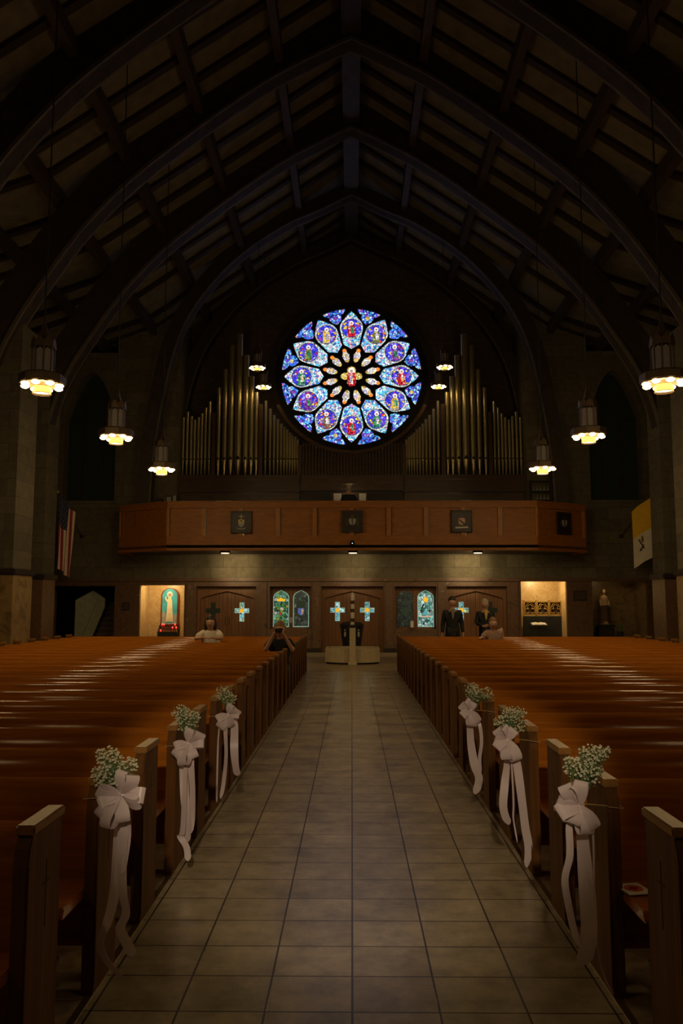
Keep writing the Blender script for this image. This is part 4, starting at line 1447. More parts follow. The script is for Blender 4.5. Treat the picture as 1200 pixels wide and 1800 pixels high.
for n_, (x0, x1) in enumerate(((-2.87, -1.42), (1.50, 2.95))):
    fr = MB().box(x0, x1, RECY, RECY + 0.05, 0.80, 2.28)
    fr.box((x0 + x1) / 2 - 0.05, (x0 + x1) / 2 + 0.05, RECY - 0.05, RECY, 0.8, 2.28)
    fr.box(x0, x1, RECY - 0.06, RECY, 0.8, 0.86).box(x0, x0 + 0.05, RECY - 0.05, RECY, 0.8, 2.28).box(x1 - 0.05, x1, RECY - 0.05, RECY, 0.8, 2.28)
    fr.build('trim_%d' % (9 + n_), M['door'], kind=S)
for i, (pxa, pxb, mat, mo) in enumerate(((480, 508, 'w_bright_green', 'wreath'), (515, 543, 'w_dim', 'bell'), (698, 727, 'w_dimmer', 'plain'), (733.5, 762, 'w_teal', 'star'))):
    xa_, xb_ = pt(pxa, 1070, RECY).x, pt(pxb, 1070, RECY).x
    lancet_win((xa_ + xb_) / 2, (xb_ - xa_) / 2, 0.86, 2.15, 1.93, M[mat], 4 + i, mo)

# niches: marble-lined boxes
for (x0, x1, h, mt, nm) in ((-7.42, -5.86, 2.31, 'pale_marble', 'left'), (5.89, 7.47, 2.45, 'pale_marble', 'right'), (8.36, 10.25, 2.45, 'pier_dado', 'far_right')):
    MB().box(x0 - 0.1, x1 + 0.1, WY + 1.3, WY + 1.4, 0, 2.6).box(x0 - 0.1, x0, WY + 0.9, WY + 1.3, 0, 2.6).box(x1, x1 + 0.1, WY + 0.9, WY + 1.3, 0, 2.6).box(x0 - 0.1, x1 + 0.1, WY + 0.9, WY + 1.4, 2.6, 2.7).build('wall_niche_' + nm, M[mt], kind=S)
    rv = MB().box(x0, x0 + 0.012, WY + 0.1, WY + 0.9, 0, h).box(x1 - 0.012, x1, WY + 0.1, WY + 0.9, 0, h)
    rv.build('trim_niche_' + nm, M[mt], kind=S)


def niche_lamp(x, z, w, label, y=WY + 0.38):
    t = thing('niche_light', label, 'lamp', (x, y, z), 0, 'lamps inside the wall niches')
    MB().lathe([(0.05, 0.0), (0.06, 0.02), (0.05, 0.045)], 12).build('lamp_housing', M['bronze'], t)
    MB().ball((0, 0, -0.008), 0.02).build('lamp_bulb', emit('niche_bulb', (1, 0.75, 0.42), 6), t)
    lamp('niche_lamp', (0, 0, -0.035), w, 0.025, (1.0, 0.74, 0.34), t)


niche_lamp(-6.70, 2.46, NICHE_W, 'small lamp hidden in the top of the votive niche')
niche_lamp(6.68, 2.505, NICHE_W, 'small lamp hidden in the top of the gothic screen niche')
niche_lamp(8.95, 2.505, NICHE_W * 0.055, 'small dim lamp in the top of the statue niche')

# arched picture in the left niche (generic robed figure)
ic = thing('arched_picture', 'arched blue picture of a robed figure in the votive niche', 'picture', (pt(295, 1060, 29.9).x, 30.26, 0.93))
ar = [(-0.27, 0), (-0.27, 1.02)] + [(-0.27 * math.cos(PI * k / 12), 1.02 + 0.27 * math.sin(PI * k / 12)) for k in range(1, 12)] + [(0.27, 1.02), (0.27, 0)]
MB().prism([(x * 1.2, -0.05 + z * 1.06) for x, z in ar], -0.05, 0.03).build('frame', M['frame_red'], ic, bevel=0.01)
MB().prism(ar, -0.062, -0.05).build('painted_ground', M['icon_blue'], ic)
MB().prism([(-0.13, 0.1), (-0.1, 0.5), (-0.075, 0.85), (-0.045, 1.0), (0.045, 1.0), (0.085, 0.86), (0.11, 0.5), (0.14, 0.1)], -0.068, -0.062).build('painted_robe', M['icon_white'], ic)
MB().prism([(-0.27, 0.0), (-0.27, 0.42), (-0.2, 0.5), (-0.13, 0.3), (-0.1, 0.05), (0.1, 0.05), (0.16, 0.35), (0.24, 0.42), (0.27, 0.3), (0.27, 0.0)], -0.066, -0.0625).build('painted_clouds', M['icon_grey'], ic)
MB().prism(circ(0.0, 1.08, 0.11, 20), -0.065, -0.062).build('painted_halo', plain('painted_halo_blue', (0.55, 0.8, 0.85), 0.5), ic)
MB().prism(circ(0.0, 1.06, 0.055, 16), -0.072, -0.062).build('painted_face', M['skin'], ic)
MB().prism([(-0.07, 0.78), (-0.17, 0.9), (-0.16, 1.02), (-0.13, 1.02), (-0.12, 0.93), (-0.05, 0.88)], -0.071, -0.062).build('painted_arm', M['icon_white'], ic)

# votive stand with red glasses
vs_ = thing('votive_stand', 'dark tiered stand for red votive candles under the arched picture', 'candle stand', (pt(295, 1100, 29.5).x, 29.62, 0))
m = MB()
for k in range(3):
    m.box(-0.38, 0.38, -0.16 + 0.12 * k, -0.03 + 0.12 * k, 0.66 + 0.10 * k, 0.69 + 0.10 * k)
m.build('shelf', M['black'], vs_)
for xq in (-0.36, 0.33):
    MB().prism([(-0.18, 0), (0.24, 0), (0.24, 0.9), (0.1, 0.9), (-0.18, 0.66)], xq, xq + 0.03, 'YZ').build('side_panel', M['black'], vs_)
MB().box(-0.36, 0.36, -0.16, -0.13, 0.30, 0.66).build('front_panel', M['black'], vs_)
lit_set = {(2, 1), (2, 2), (2, 8), (1, 7), (1, 9), (0, 1)}
lam_done = 0
for tier in range(3):
    for k in range(11):
        x = vs_.location.x - 0.33 + 0.066 * k
        y = 29.62 - 0.095 + 0.12 * tier
        z = 0.69 + 0.10 * tier
        L_ = (tier, k) in lit_set
        v = thing('votive_candle', ('lit red glass votive candle, %s of the %s tier of the stand' % (ordn[k], ('front', 'middle', 'back')[tier])) if L_ else 'unlit red glass votive candle, %s of the %s tier of the stand' % (ordn[k], ('front', 'middle', 'back')[tier]), 'candle', (x, y, z), 0, 'votive candles on the tiered stand' if L_ else 'unlit votive candles on the tiered stand')
        MB().lathe([(0.018, 0), (0.024, 0.06), (0.021, 0.06), (0.016, 0.01)], 10).build('red_glass', M['red_glass'] if L_ else M['red_dim'], v, smooth=True)
        if L_:
            MB().ball((0, 0, 0.05), 0.013, 8, 6, (1, 1, 1.5)).build('flame', M['flame'], v)
            lamp('candle_light', (0, -0.03, 0.11), 0.10, 0.02, (1, 0.05, 0.03), v)

# gothic screen and book stand in the right niche
sc_ = thing('gothic_screen', 'gilded three-bay screen with trefoil arches in the lit right niche', 'screen', (6.78, 29.75, 1.27))
sc_.scale = (1.08, 1, 1.08)
for k in range(3):
    x0 = -0.60 + 0.42 * k
    fm = MB().box(x0, x0 + 0.035, -0.03, 0.03, 0, 0.46).box(x0 + 0.365, x0 + 0.40, -0.03, 0.03, 0, 0.46).box(x0, x0 + 0.40, -0.03, 0.03, 0, 0.04).box(x0, x0 + 0.40, -0.03, 0.03, 0.42, 0.46)
    f = fm.build('bay_frame', M['gilt'], sc_)
    cx = x0 + 0.2
    tm = MB()
    for (ax, az, r_, a0, a1) in ((cx - 0.085, 0.14, 0.075, 60, 330), (cx + 0.085, 0.14, 0.075, -150, 120), (cx, 0.27, 0.075, -40, 220)):
        tm.tube([(ax + r_ * math.cos(math.radians(a0 + (a1 - a0) * q / 12)), 0, az + r_ * math.sin(math.radians(a0 + (a1 - a0) * q / 12))) for q in range(13)], 0.012, 6)
    tm.tube([(x0 + 0.04, 0, 0.22), (x0 + 0.11, 0, 0.36), (cx, 0, 0.42)], 0.012, 6)
    tm.tube([(x0 + 0.36, 0, 0.22), (x0 + 0.29, 0, 0.36), (cx, 0, 0.42)], 0.012, 6)
    tm.build('trefoil_tracery', M['gilt'], f)
    MB().box(x0 + 0.03, x0 + 0.37, 0.031, 0.04, 0.03, 0.43).build('backing_panel', M['carve'], f)
for x in (-0.62, -0.19, 0.22, 0.64):
    MB().box(x - 0.015, x + 0.035, -0.05, 0.05, -0.04, 0.5).build('upright', M['gilt'], sc_, bevel=0.006)
MB().box(-0.62, 0.68, -0.02, 0.14, -1.27, -0.03).build('lower_panel', M['black'], sc_)
ls = thing('lectern', 'dark reading stand in front of the gothic screen', 'lectern', (pt(947, 1090, 29.4).x, 29.42, 0))
MB().lathe([(0.16, 0), (0.16, 0.03), (0.03, 0.06), (0.03, 0.9)], 12).build('post', M['black'], ls)
mm = MB().box(-0.3, 0.3, -0.17, 0.17, 0, 0.025)
mm.v = [Matrix.Rotation(math.radians(14), 4, 'X') @ v + Vector((0, 0, 0.93)) for v in mm.v]
mm.build('desk', M['black'], ls)
bk = thing('open_book', 'open white book on the reading stand in the lit right niche', 'book', (pt(947, 1090, 29.4).x, 29.42, 0.965))
for s_ in (-1, 1):
    mm = MB().prism([(0, 0.012), (s_ * 0.08, 0.03), (s_ * 0.25, 0.012), (s_ * 0.25, 0.0), (0, 0.0)], -0.14, 0.14)
    mm.v = [Matrix.Rotation(math.radians(14), 4, 'X') @ v for v in mm.v]
    mm.build('page_block', M['white'], bk)

# statue niche
stt = thing('statue', 'painted robed statue on a dark pedestal in the dim right niche', 'statue', (pt(1062, 1060, 29.7).x, 29.75, 0.95))
MB().lathe([(0.19, 0.0), (0.17, 0.05), (0.15, 0.3), (0.12, 0.62), (0.16, 0.86), (0.14, 0.96), (0.05, 1.03), (0.045, 1.07)], 16).build('robe', M['statue'], stt, smooth=True)
MB().ball((0, -0.01, 1.14), 0.085, 14, 10, (0.85, 0.95, 1.15)).ball((0, -0.09, 1.13), 0.015).build('head', M['statue'], stt, smooth=True)
MB().ball((0, 0.02, 1.17), 0.10, 14, 8, (0.9, 0.9, 1.0)).build('hair', M['robe_brown'], stt, smooth=True)
MB().lathe([(0.22, 0.0), (0.2, 0.4), (0.17, 0.8), (0.12, 0.98)], 16, (0, 0.05, 0.02)).build('mantle', M['robe_brown'], stt, smooth=True)
MB().tube([(-0.13, -0.02, 0.85), (-0.15, -0.12, 0.66), (0.0, -0.18, 0.68)], [0.05, 0.045, 0.03]).build('arm', M['statue'], stt, smooth=True)
MB().tube([(0.13, -0.02, 0.85), (0.15, -0.12, 0.66), (0.0, -0.18, 0.70)], [0.05, 0.045, 0.03]).build('arm', M['statue'], stt, smooth=True)
pd = thing('pedestal', 'dark stepped pedestal under the robed statue', 'pedestal', (pt(1062, 1060, 29.7).x, 29.75, 0))
MB().box(-0.34, 0.34, -0.24, 0.24, 0, 0.12).box(-0.27, 0.27, -0.2, 0.2, 0.12, 0.86).box(-0.31, 0.31, -0.23, 0.23, 0.86, 0.94).build('plinth', M['black'], pd, bevel=0.015)
MB().box(-0.22, 0.22, -0.205, -0.199, 0.25, 0.75).build('inset_panel', M['dark_wood'], pd)
for s_, lab in ((-1, 'left'), (1, 'right')):
    vv = thing('floor_vase', 'dark vase with pale label beside the statue pedestal, on its %s' % lab, 'vase', (pd.location.x + s_ * 0.48, 29.55, 0), 0, 'vases beside the statue pedestal')
    MB().lathe([(0.11, 0), (0.15, 0.1), (0.16, 0.35), (0.08, 0.6), (0.10, 0.7)], 14).build('vase_body', M['black'], vv, smooth=True)
    MB().box(-0.06, 0.06, -0.165, -0.15, 0.34, 0.5).build('label_card', M['silver'], vv)
    mm = MB()
    for k in range(14):
        a = random.uniform(0, 2 * PI)
        mm.tube([(0, 0, 0.6), (0.08 * math.cos(a), 0.08 * math.sin(a), 0.85), (0.16 * math.cos(a), 0.16 * math.sin(a), 0.95 + 0.1 * random.random())], [0.006, 0.012, 0.002], 4)
    mm.build('greenery', M['stem'], vv)

# dark wall plaques
for (px, py, w, h, lab) in ((221, 1066, 0.13, 0.14, 'small dark square plaque on the marble left of the votive niche'), (1019, 1047, 0.23, 0.17, 'dark rectangular plaque on the marble between the right niches')):
    p = pt(px, py, WY)
    t = thing('wall_plaque', lab, 'plaque', (p.x, WY - 0.0, p.z))
    MB().box(-w, w, -0.03, 0, -h, h).build('plate', M['plaque'], t, bevel=0.006)
    MB().box(-w + 0.03, w - 0.03, -0.034, -0.03, -h + 0.03, h - 0.03).build('inner_panel', M['bronze'], t)

# stair seen through the left doorway
stw = MB()
stw.box(-11.3, -7.6, 33.2, 33.4, 0, 4.0).box(-11.4, -11.2, WY + 0.9, 33.4, 0, 4.0).box(-7.7, -7.55, WY + 1.5, 33.4, 0, 4.0).box(-11.4, -7.6, WY + 0.9, 33.4, 3.3, 3.5)
stw.build('wall_stair', M['plaque'], kind=S)
stair = thing('staircase', 'staircase with a pale side wall beyond the far left doorway', 'staircase', (-9.3, 30.3, 0))
m = MB()
for k in range(9):
    m.box(-0.2, 0.62, 0.0 + 0.26 * k, 0.26 * (k + 1), 0.0, 0.19 * (k + 1))
m.build('steps', M['marble'], stair)
nz = MB()
for k in range(9):
    nz.box(-0.2, 0.62, -0.02 + 0.26 * k, 0.02 + 0.26 * k, 0.19 * (k + 1), 0.19 * (k + 1) + 0.012)
nz.build('step_nosing', M['silver'], stair)
MB().prism([(-0.75, 0), (-0.30, 0), (0.32, 1.55), (0.32, 1.85), (-0.12, 2.15), (-0.75, 1.80)], -0.16, -0.06).build('side_wall', M['plaster'], stair)
MB().tube([(-0.42, -0.2, 0.55), (0.12, -0.2, 1.95)], 0.016, 6).build('handrail', M['silver'], stair)
lamp('stair_lamp', (-9.6, 29.85, 2.7), 3.5, 0.1, (0.9, 0.95, 0.7))

# ------------------------------------------------------------------ baptismal font, candle, stand
fx = pt(619.5, 1168, 23.3).x
font = thing('baptismal_font', 'low cream stone font with curved front in the middle of the aisle', 'font', (fx, 23.9, 0))
pol = []
R_ = 0.76
for k in range(9):
    a = math.radians(205 + 130 * k / 8)
    pol.append((0.84 * math.cos(a), 0.62 * math.sin(a) * 1.05))
pol = [(-0.77, -0.28)] + [(x, y) for x, y in pol if abs(x) < 0.76] + [(0.77, -0.28), (0.77, 0.7), (-0.77, 0.7)]
MB().prism([(x * 0.96, y * 0.96) for x, y in pol], 0.0, 0.05, 'XY').build('dark_base', M['black'], font)
inner_ = [(x * 0.86, y * 0.84) for x, y in pol]
w_ = MB()
n = len(pol)
for i in range(n):
    j = (i + 1) % n
    w_.prism([pol[i], pol[j], inner_[j], inner_[i]], 0.05, 0.44, 'XY')
w_.build('basin_wall', M['font'], font)
MB().prism(inner_, 0.05, 0.10, 'XY').build('basin_floor', M['font'], font)
wt, nt, b = new_mat('still_water')
b.inputs['Base Color'].default_value = (0.05, 0.06, 0.05, 1)
b.inputs['Roughness'].default_value = 0.05
b.inputs['Transmission Weight'].default_value = 0.6
MB().prism(inner_, 0.34, 0.345, 'XY').build('water', wt, font)
cs = thing('candle_stand', 'square pale stone candle pillar in front of the font', 'candle stand', (pt(619.5, 1150, 23.1).x, 23.13, 0))
MB().box(-0.085, 0.085, -0.085, 0.085, 0.0, 1.02).build('pillar', M['font'], cs, bevel=0.008)
MB().box(-0.12, 0.12, -0.12, 0.12, 0.0, 0.1).build('foot', M['font'], cs, bevel=0.008)
MB().lathe([(0.10, 0), (0.11, 0.03), (0.08, 0.08)], 16, (0, 0, 1.02)).build('drip_cup', M['black'], cs)
ca = thing('tall_candle', 'tall white paschal candle with dark bands on the stone pillar', 'candle', (cs.location.x, 23.13, 1.1))
MB().lathe([(0.055, 0), (0.055, 0.86), (0.02, 0.88)], 20).build('wax', M['white'], ca, smooth=True)
for z in (0.08, 0.34, 0.57):
    MB().lathe([(0.0575, z), (0.0575, z + 0.10)], 20, cap=False).build('painted_band', M['bronze'], ca)
MB().tube([(0, 0, 0.88), (0.004, 0, 0.97)], 0.008, 6).build('wick', M['white'], ca)
un = thing('water_urn', 'round black holy water container behind the font', 'urn', (fx - 0.02, 25.0, 0))
MB().lathe([(0.22, 0), (0.26, 0.02), (0.26, 0.08), (0.24, 0.1), (0.34, 0.95), (0.36, 1.0), (0.36, 1.06)], 24).build('urn_body', M['black'], un, smooth=True)
MB().lathe([(0.36, 1.06), (0.30, 1.12), (0.05, 1.16), (0.04, 1.2)], 24).build('lid', M['bronze'], un, smooth=True)
for s_ in (-1, 1):
    mm = MB().ball((s_ * 0.2, -0.28, 0.78), 0.045, 10, 8, (0.8, 0.4, 1.9)).ball((s_ * 0.2, -0.29, 0.90), 0.03)
    mm.build('white_figurine', M['silver'], un, smooth=True)

bx_ = thing('donation_box', 'small white card box on the marble sill below the right windows', 'box', (pt(724, 1100, 28.9).x, 28.93, 0.86))
MB().box(-0.05, 0.05, -0.05, 0.05, 0, 0.22).build('card', M['white'], bx_, bevel=0.004)
MB().box(-0.08, 0.08, -0.06, 0.07, -0.03, 0.0).build('shelf', M['dark_wood'], bx_)
nt_ = thing('notice_card', 'pale notice card between the two left leaded windows', 'notice', (pt(511, 1093, RECY).x, RECY - 0.062, 1.0))
MB().box(-0.07, 0.07, -0.004, 0.0, 0.0, 0.2).build('card', M['silver'], nt_)

# ------------------------------------------------------------------ flags


def flag(base, label, kind, sx):
    t = thing('flag', label, 'flag', base)
    MB().tube([(0, 0, 0), (0, -1.75, 1.30)], 0.02, 8).build('flagpole', M['bronze'], t)
    MB().lathe([(0.06, -0.06), (0.07, 0.0), (0.05, 0.06)], 10).build('wall_bracket', M['black'], t)
    MB().ball((0, -1.78, 1.34), 0.045).build('finial', M['gold'], t)
    nx, nz = 14, 22
    if kind == 'striped':
        top0, top1 = (0, -1.7, 1.26), (0, -0.95, 0.70)
        H_ = 2.35
        wid = 0.47
    else:
        top0, top1 = (0, -1.7, 1.26), (0, -1.0, 0.74)
        H_ = 2.0
        wid = 0.65

    def P(u, v):
        # u along pole, v down
        a = Vector(top0).lerp(Vector(top1), u)
        fold = (0.055 if kind == 'striped' else 0.03) * math.sin(u * (15 if kind == 'striped' else 7) + v * 1.5)
        drop = H_ * v * (1 - 0.05 * u)
        if kind == 'striped':
            x = -0.28 * u * sx * (1 - 0.5 * v) * -1 + fold + 0.06 * v
            x = 0.22 * u * (1 - 0.4 * v) + fold - 0.10 * v
        else:
            x = -0.36 * u * 1.0 + fold + 0.15 * v * (0.6 + 0.4 * (1 - u))
        return Vector((x, a.y * (1 - 0.1 * v), a.z - drop))

    def cloth(name, u0, u1, v0, v1, mat, nu=8, nv=8, off=0.0):
        vs2, fs2 = [], []
        for layer in (0, 1):
            for j in range(nv + 1):
                for i_ in range(nu + 1):
                    u = u0 + (u1 - u0) * i_ / nu
                    v = v0 + (v1 - v0) * j / nv
                    p = P(u, v)
                    p.y -= off + 0.004 * layer
                    vs2.append(p)
        nn = (nu + 1) * (nv + 1)
        for j in range(nv):
            for i_ in range(nu):
                a = j * (nu + 1) + i_
                fs2.append((a, a + 1, a + nu + 2, a + nu + 1))
                fs2.append((a + nn, a + nn + nu + 1, a + nn + nu + 2, a + nn + 1))
        m_ = MB().add(vs2, fs2)
        return m_.build(name, mat, t, smooth=True)
    if kind == 'striped':
        cloth('blue_canton', 0, 0.54, 0, 0.40, M['flag_b'], 10, 8)
        for k in range(13):
            u0, u1 = k / 13, (k + 1) / 13
            v0 = 0.40 if u1 <= 0.56 else 0.0
            cloth('stripe', u0, u1, v0, 1.0, M['flag_r'] if k % 2 == 0 else M['flag_w'], 2, 14)
        sm_ = MB()
        for r_ in range(9):
            for c_ in range(6 if r_ % 2 == 0 else 5):
                p = P(0.04 + 0.08 * c_ + (0.04 if r_ % 2 else 0) + 0.02, 0.03 + 0.042 * r_)
                sm_.add([p + Vector((0.014 * math.cos(k * PI / 5 + PI / 2) * (1 if k % 2 == 0 else 0.4), -0.012, 0.02 * math.sin(k * PI / 5 + PI / 2) * (1 if k % 2 == 0 else 0.4))) for k in range(10)], [tuple(range(10))])
        sm_.build('white_stars', M['flag_w'], t)
    else:
        cloth('yellow_half', 0, 1, 0, 0.5, M['flag_y'], 12, 12)
        cloth('white_half', 0, 1, 0.5, 1.0, M['flag_w'], 12, 12)
        # crossed keys and tiara drawn on the cloth
        c = P(0.55, 0.70)
        e = MB()
        for s2 in (-1, 1):
            e.tube([c + Vector((-0.13 * s2, -0.035, -0.2)), c + Vector((0.13 * s2, -0.035, 0.12))], 0.022, 5)
            cc = c + Vector((0.14 * s2, -0.035, 0.15))
            e.tube([cc + Vector((0.03 * math.cos(k * PI / 4), 0, 0.03 * math.sin(k * PI / 4))) for k in range(9)], 0.014, 4)
        e.build('crossed_keys', M['bronze'], t)
        MB().ball(c + Vector((0, -0.035, 0.2)), 0.085, 10, 8, (0.8, 0.3, 1.5)).build('tiara', M['gilt'], t)
    return t


bL = pt(145, 943, WY)
bR = pt(1090, 943, WY)
fL = flag((bL.x, WY - 0.08, bL.z), 'red and white striped flag with blue canton hanging from the left wall', 'striped', -1)
fR = flag((bR.x, WY - 0.08, bR.z), 'yellow and white flag with crossed keys hanging from the right wall', 'halved', 1)
fL.rotation_euler[2] = -math.radians(9)
fR.rotation_euler[2] = math.radians(21)

# ------------------------------------------------------------------ loft furniture and organist
con = thing('organ_console', 'dark organ console seen over the centre of the balcony', 'organ console', (pt(614, 870, 28.3).x, 28.5, LOFT))
MB().box(-0.75, 0.75, -0.1, 0.5, 0, 1.05).build('console_body', M['organ_case'], con, bevel=0.02)
MB().box(-0.62, 0.62, -0.16, -0.1, 1.02, 1.06).build('music_ledge', M['organ_case'], con)
MB().box(-0.62, 0.62, 0.0, 0.04, 1.05, 1.42).build('music_desk', M['organ_case'], con)
for s_, nm in ((-1, 'left'), (1, 'right')):
    MB().box(s_ * 0.95 - 0.16, s_ * 0.95 + 0.16, -0.1, 0.3, 0, 1.1).build('side_jamb', M['marble'], con, bevel=0.01)
cl = lamp('console_lamp', (0, -0.30, 1.62), 3.0, 0.05, (1, 0.8, 0.5), con)
MB().box(-0.3, 0.3, -0.28, -0.2, 1.66, 1.69).build('lamp_shade', M['bronze'], con)
MB().tube([(0, 0.02, 1.42), (0, 0.02, 1.7), (0, -0.22, 1.7)], 0.012, 6).build('lamp_stem', M['bronze'], con)
for px, w_ in ((593, 0.13), (637, 0.12)):
    p = pt(px, 870, 28.35)
    sh = thing('sheet_music', 'pale sheet of music standing on the console, %s of the organist' % ('left' if px < 610 else 'right'), 'sheet music', (p.x, 28.40, LOFT + 1.07))
    MB().box(-w_, w_, 0.0, 0.006, 0, 0.3).build('page', M['white'], sh)
    mm = MB()
    for k in range(6):
        mm.box(-w_ + 0.02, w_ - 0.02, -0.002, 0.0, 0.04 + 0.042 * k, 0.046 + 0.042 * k)
    mm.build('staves', M['silver'], sh)

for (px, py, w_, d_, D, lab, mt) in ((389, 881.5, 0.16, 0.08, 26.1, 'white papers lying on the balcony rail, leftmost', 'white'), (402, 881.0, 0.12, 0.08, 26.12, 'small stack of papers on the balcony rail beside the leftmost ones', 'white'), (818, 880.5, 0.18, 0.07, 26.1, 'white papers lying on the right part of the balcony rail', 'white')):
    p = pt(px, py, D)
    t = tag(MB().box(p.x - w_, p.x + w_, 26.02, 26.14, BZ1, BZ1 + 0.012).build('paper_sheets', M[mt]), lab, 'papers')
for (px, D, w_, h, lab) in ((272, 27.7, 0.28, 0.42, 'black loudspeaker box standing at the left end of the balcony'),):
    p = pt(px, 872, D)
    t = thing('loudspeaker', lab, 'speaker', (p.x, D, LOFT))
    MB().box(-w_, w_, -0.2, 0.2, 0.0, 1.1).build('cabinet', M['black'], t, bevel=0.02)
    MB().lathe([(0.12, 0), (0.10, 0.01)], 20).build('cone', M['dark_wood'], t)
    t.children[-1].rotation_euler = (PI / 2, 0, 0)
    t.children[-1].location = (0, -0.201, 0.8)
# music stand with pale folders on the left
ms = thing('music_stand', 'metal music stand with pale folders at the left of the loft', 'music stand', (pt(302, 872, 27.6).x, 27.6, LOFT))
MB().tube([(0, 0, 0), (0, 0, 1.0)], 0.015).build('stand_pole', M['steel'], ms)
for k in range(3):
    a = 2 * PI * k / 3
    MB().tube([(0, 0, 0.2), (0.25 * math.cos(a), 0.25 * math.sin(a), 0)], 0.01, 6).build('stand_foot', M['steel'], ms)
MB().box(-0.2, 0.2, -0.02, 0.0, 0.95, 1.2).build('desk_plate', M['black'], ms)
MB().box(-0.17, -0.02, -0.03, -0.02, 0.98, 1.16).build('folder', M['silver'], ms)
MB().box(0.04, 0.15, -0.03, -0.02, 1.0, 1.2).build('folder', M['silver'], ms)
# bookcase-like rack on the right end
rk = thing('handbell_rack', 'dark shelf rack with small glinting things at the right of the loft', 'rack', (pt(953, 862, 27.9).x, 27.9, LOFT))
MB().box(-0.4, -0.36, -0.12, 0.12, 0, 1.75).box(0.36, 0.4, -0.12, 0.12, 0, 1.75).build('side_post', M['dark_wood'], rk)
for z in (0.75, 1.05, 1.35, 1.7):
    MB().box(-0.38, 0.38, -0.12, 0.12, z, z + 0.03).build('shelf', M['dark_wood'], rk)
for r_, z in enumerate((0.78, 1.08, 1.38)):
    for k in range(6):
        h = tag(MB().lathe([(0.035, 0), (0.045, 0.01), (0.02, 0.08), (0.012, 0.1), (0.012, 0.17)], 10).build('handbell', M['silver'], None, smooth=True), 'small metal handbell on the loft rack, %s from the left on the %s shelf' % (ordn[k], ('lower', 'middle', 'upper')[r_]), 'handbell', 'handbells on the loft rack')
        h.location = (rk.location.x - 0.3 + 0.12 * k, 27.9, LOFT + z)

# ------------------------------------------------------------------ people


def skin_mesh(name, nodes, edges, mat, parent, sub=2, root=None):
    me = bpy.data.meshes.new(name)
    keys = list(nodes)
    idx = {k: i for i, k in enumerate(keys)}
    me.from_pydata([nodes[k][0] for k in keys], [(idx[a], idx[b_]) for a, b_ in edges], [])
    o = bpy.data.objects.new(name, me)
    C.objects.link(o)
    md = o.modifiers.new('skin', 'SKIN')
    sv = me.skin_vertices[0].data if me.skin_vertices else None
    if sv is None:
        bm = bmesh.new(); bm.from_mesh(me); bm.verts.layers.skin.verify(); bm.to_mesh(me); bm.free()
        sv = me.skin_vertices[0].data
    for k in keys:
        r = nodes[k][1]
        r = r if isinstance(r, tuple) else (r, r)
        sv[idx[k]].radius = r
        sv[idx[k]].use_root = (k == (root or keys[0]))
    ss = o.modifiers.new('sub', 'SUBSURF')
    ss.levels = sub
    ss.render_levels = sub
    dg = bpy.context.evaluated_depsgraph_get()
    dg.update()
    m2 = bpy.data.meshes.new_from_object(o.evaluated_get(dg))
    bpy.data.objects.remove(o)
    m2.materials.clear()
    m2.materials.append(mat)
    for p in m2.polygons: p.use_smooth = True
    o2 = bpy.data.objects.new(name, m2)
    C.objects.link(o2)
    o2.parent = parent
    return o2


def hand(nodes, edges, wrist, d, palm_n, side, tag_, curl=0.4):
    """palm and five fingers from the wrist node; d = pointing direction, palm_n = palm normal"""
    d = Vector(d).normalized()
    n = Vector(palm_n); n = (n - d * n.dot(d)).normalized()
    w = d.cross(n).normalized() * side
    W_ = Vector(nodes[wrist][0])
    palm = W_ + d * 0.05
    nodes[tag_ + 'palm'] = (tuple(palm), (0.034, 0.016))
    edges.append((wrist, tag_ + 'palm'))
    for f_, (off, ln) in enumerate(((-0.03, 0.07), (-0.01, 0.08), (0.01, 0.075), (0.03, 0.06))):
        a = palm + d * 0.035 + w * off
        b_ = a + (d * math.cos(curl) + n * math.sin(curl)) * ln * 0.5
        c = b_ + (d * math.cos(curl * 2.2) + n * math.sin(curl * 2.2)) * ln * 0.5
        for q, p in enumerate((a, b_, c)):
            nodes['%sf%d%d' % (tag_, f_, q)] = (tuple(p), (0.0095, 0.0085, 0.0075)[q])
        edges.append((tag_ + 'palm', '%sf%d0' % (tag_, f_)))
        edges.append(('%sf%d0' % (tag_, f_), '%sf%d1' % (tag_, f_)))
        edges.append(('%sf%d1' % (tag_, f_), '%sf%d2' % (tag_, f_)))
    a = palm - d * 0.01 - w * 0.038
    b_ = a + (d * 0.7 - w * 0.5 + n * 0.4).normalized() * 0.04
    c = b_ + (d * 0.9 + n * 0.4).normalized() * 0.03
    for q, p in enumerate((a, b_, c)):
        nodes['%st%d' % (tag_, q)] = (tuple(p), (0.012, 0.010, 0.008)[q])
    edges += [(tag_ + 'palm', tag_ + 't0'), (tag_ + 't0', tag_ + 't1'), (tag_ + 't1', tag_ + 't2')]


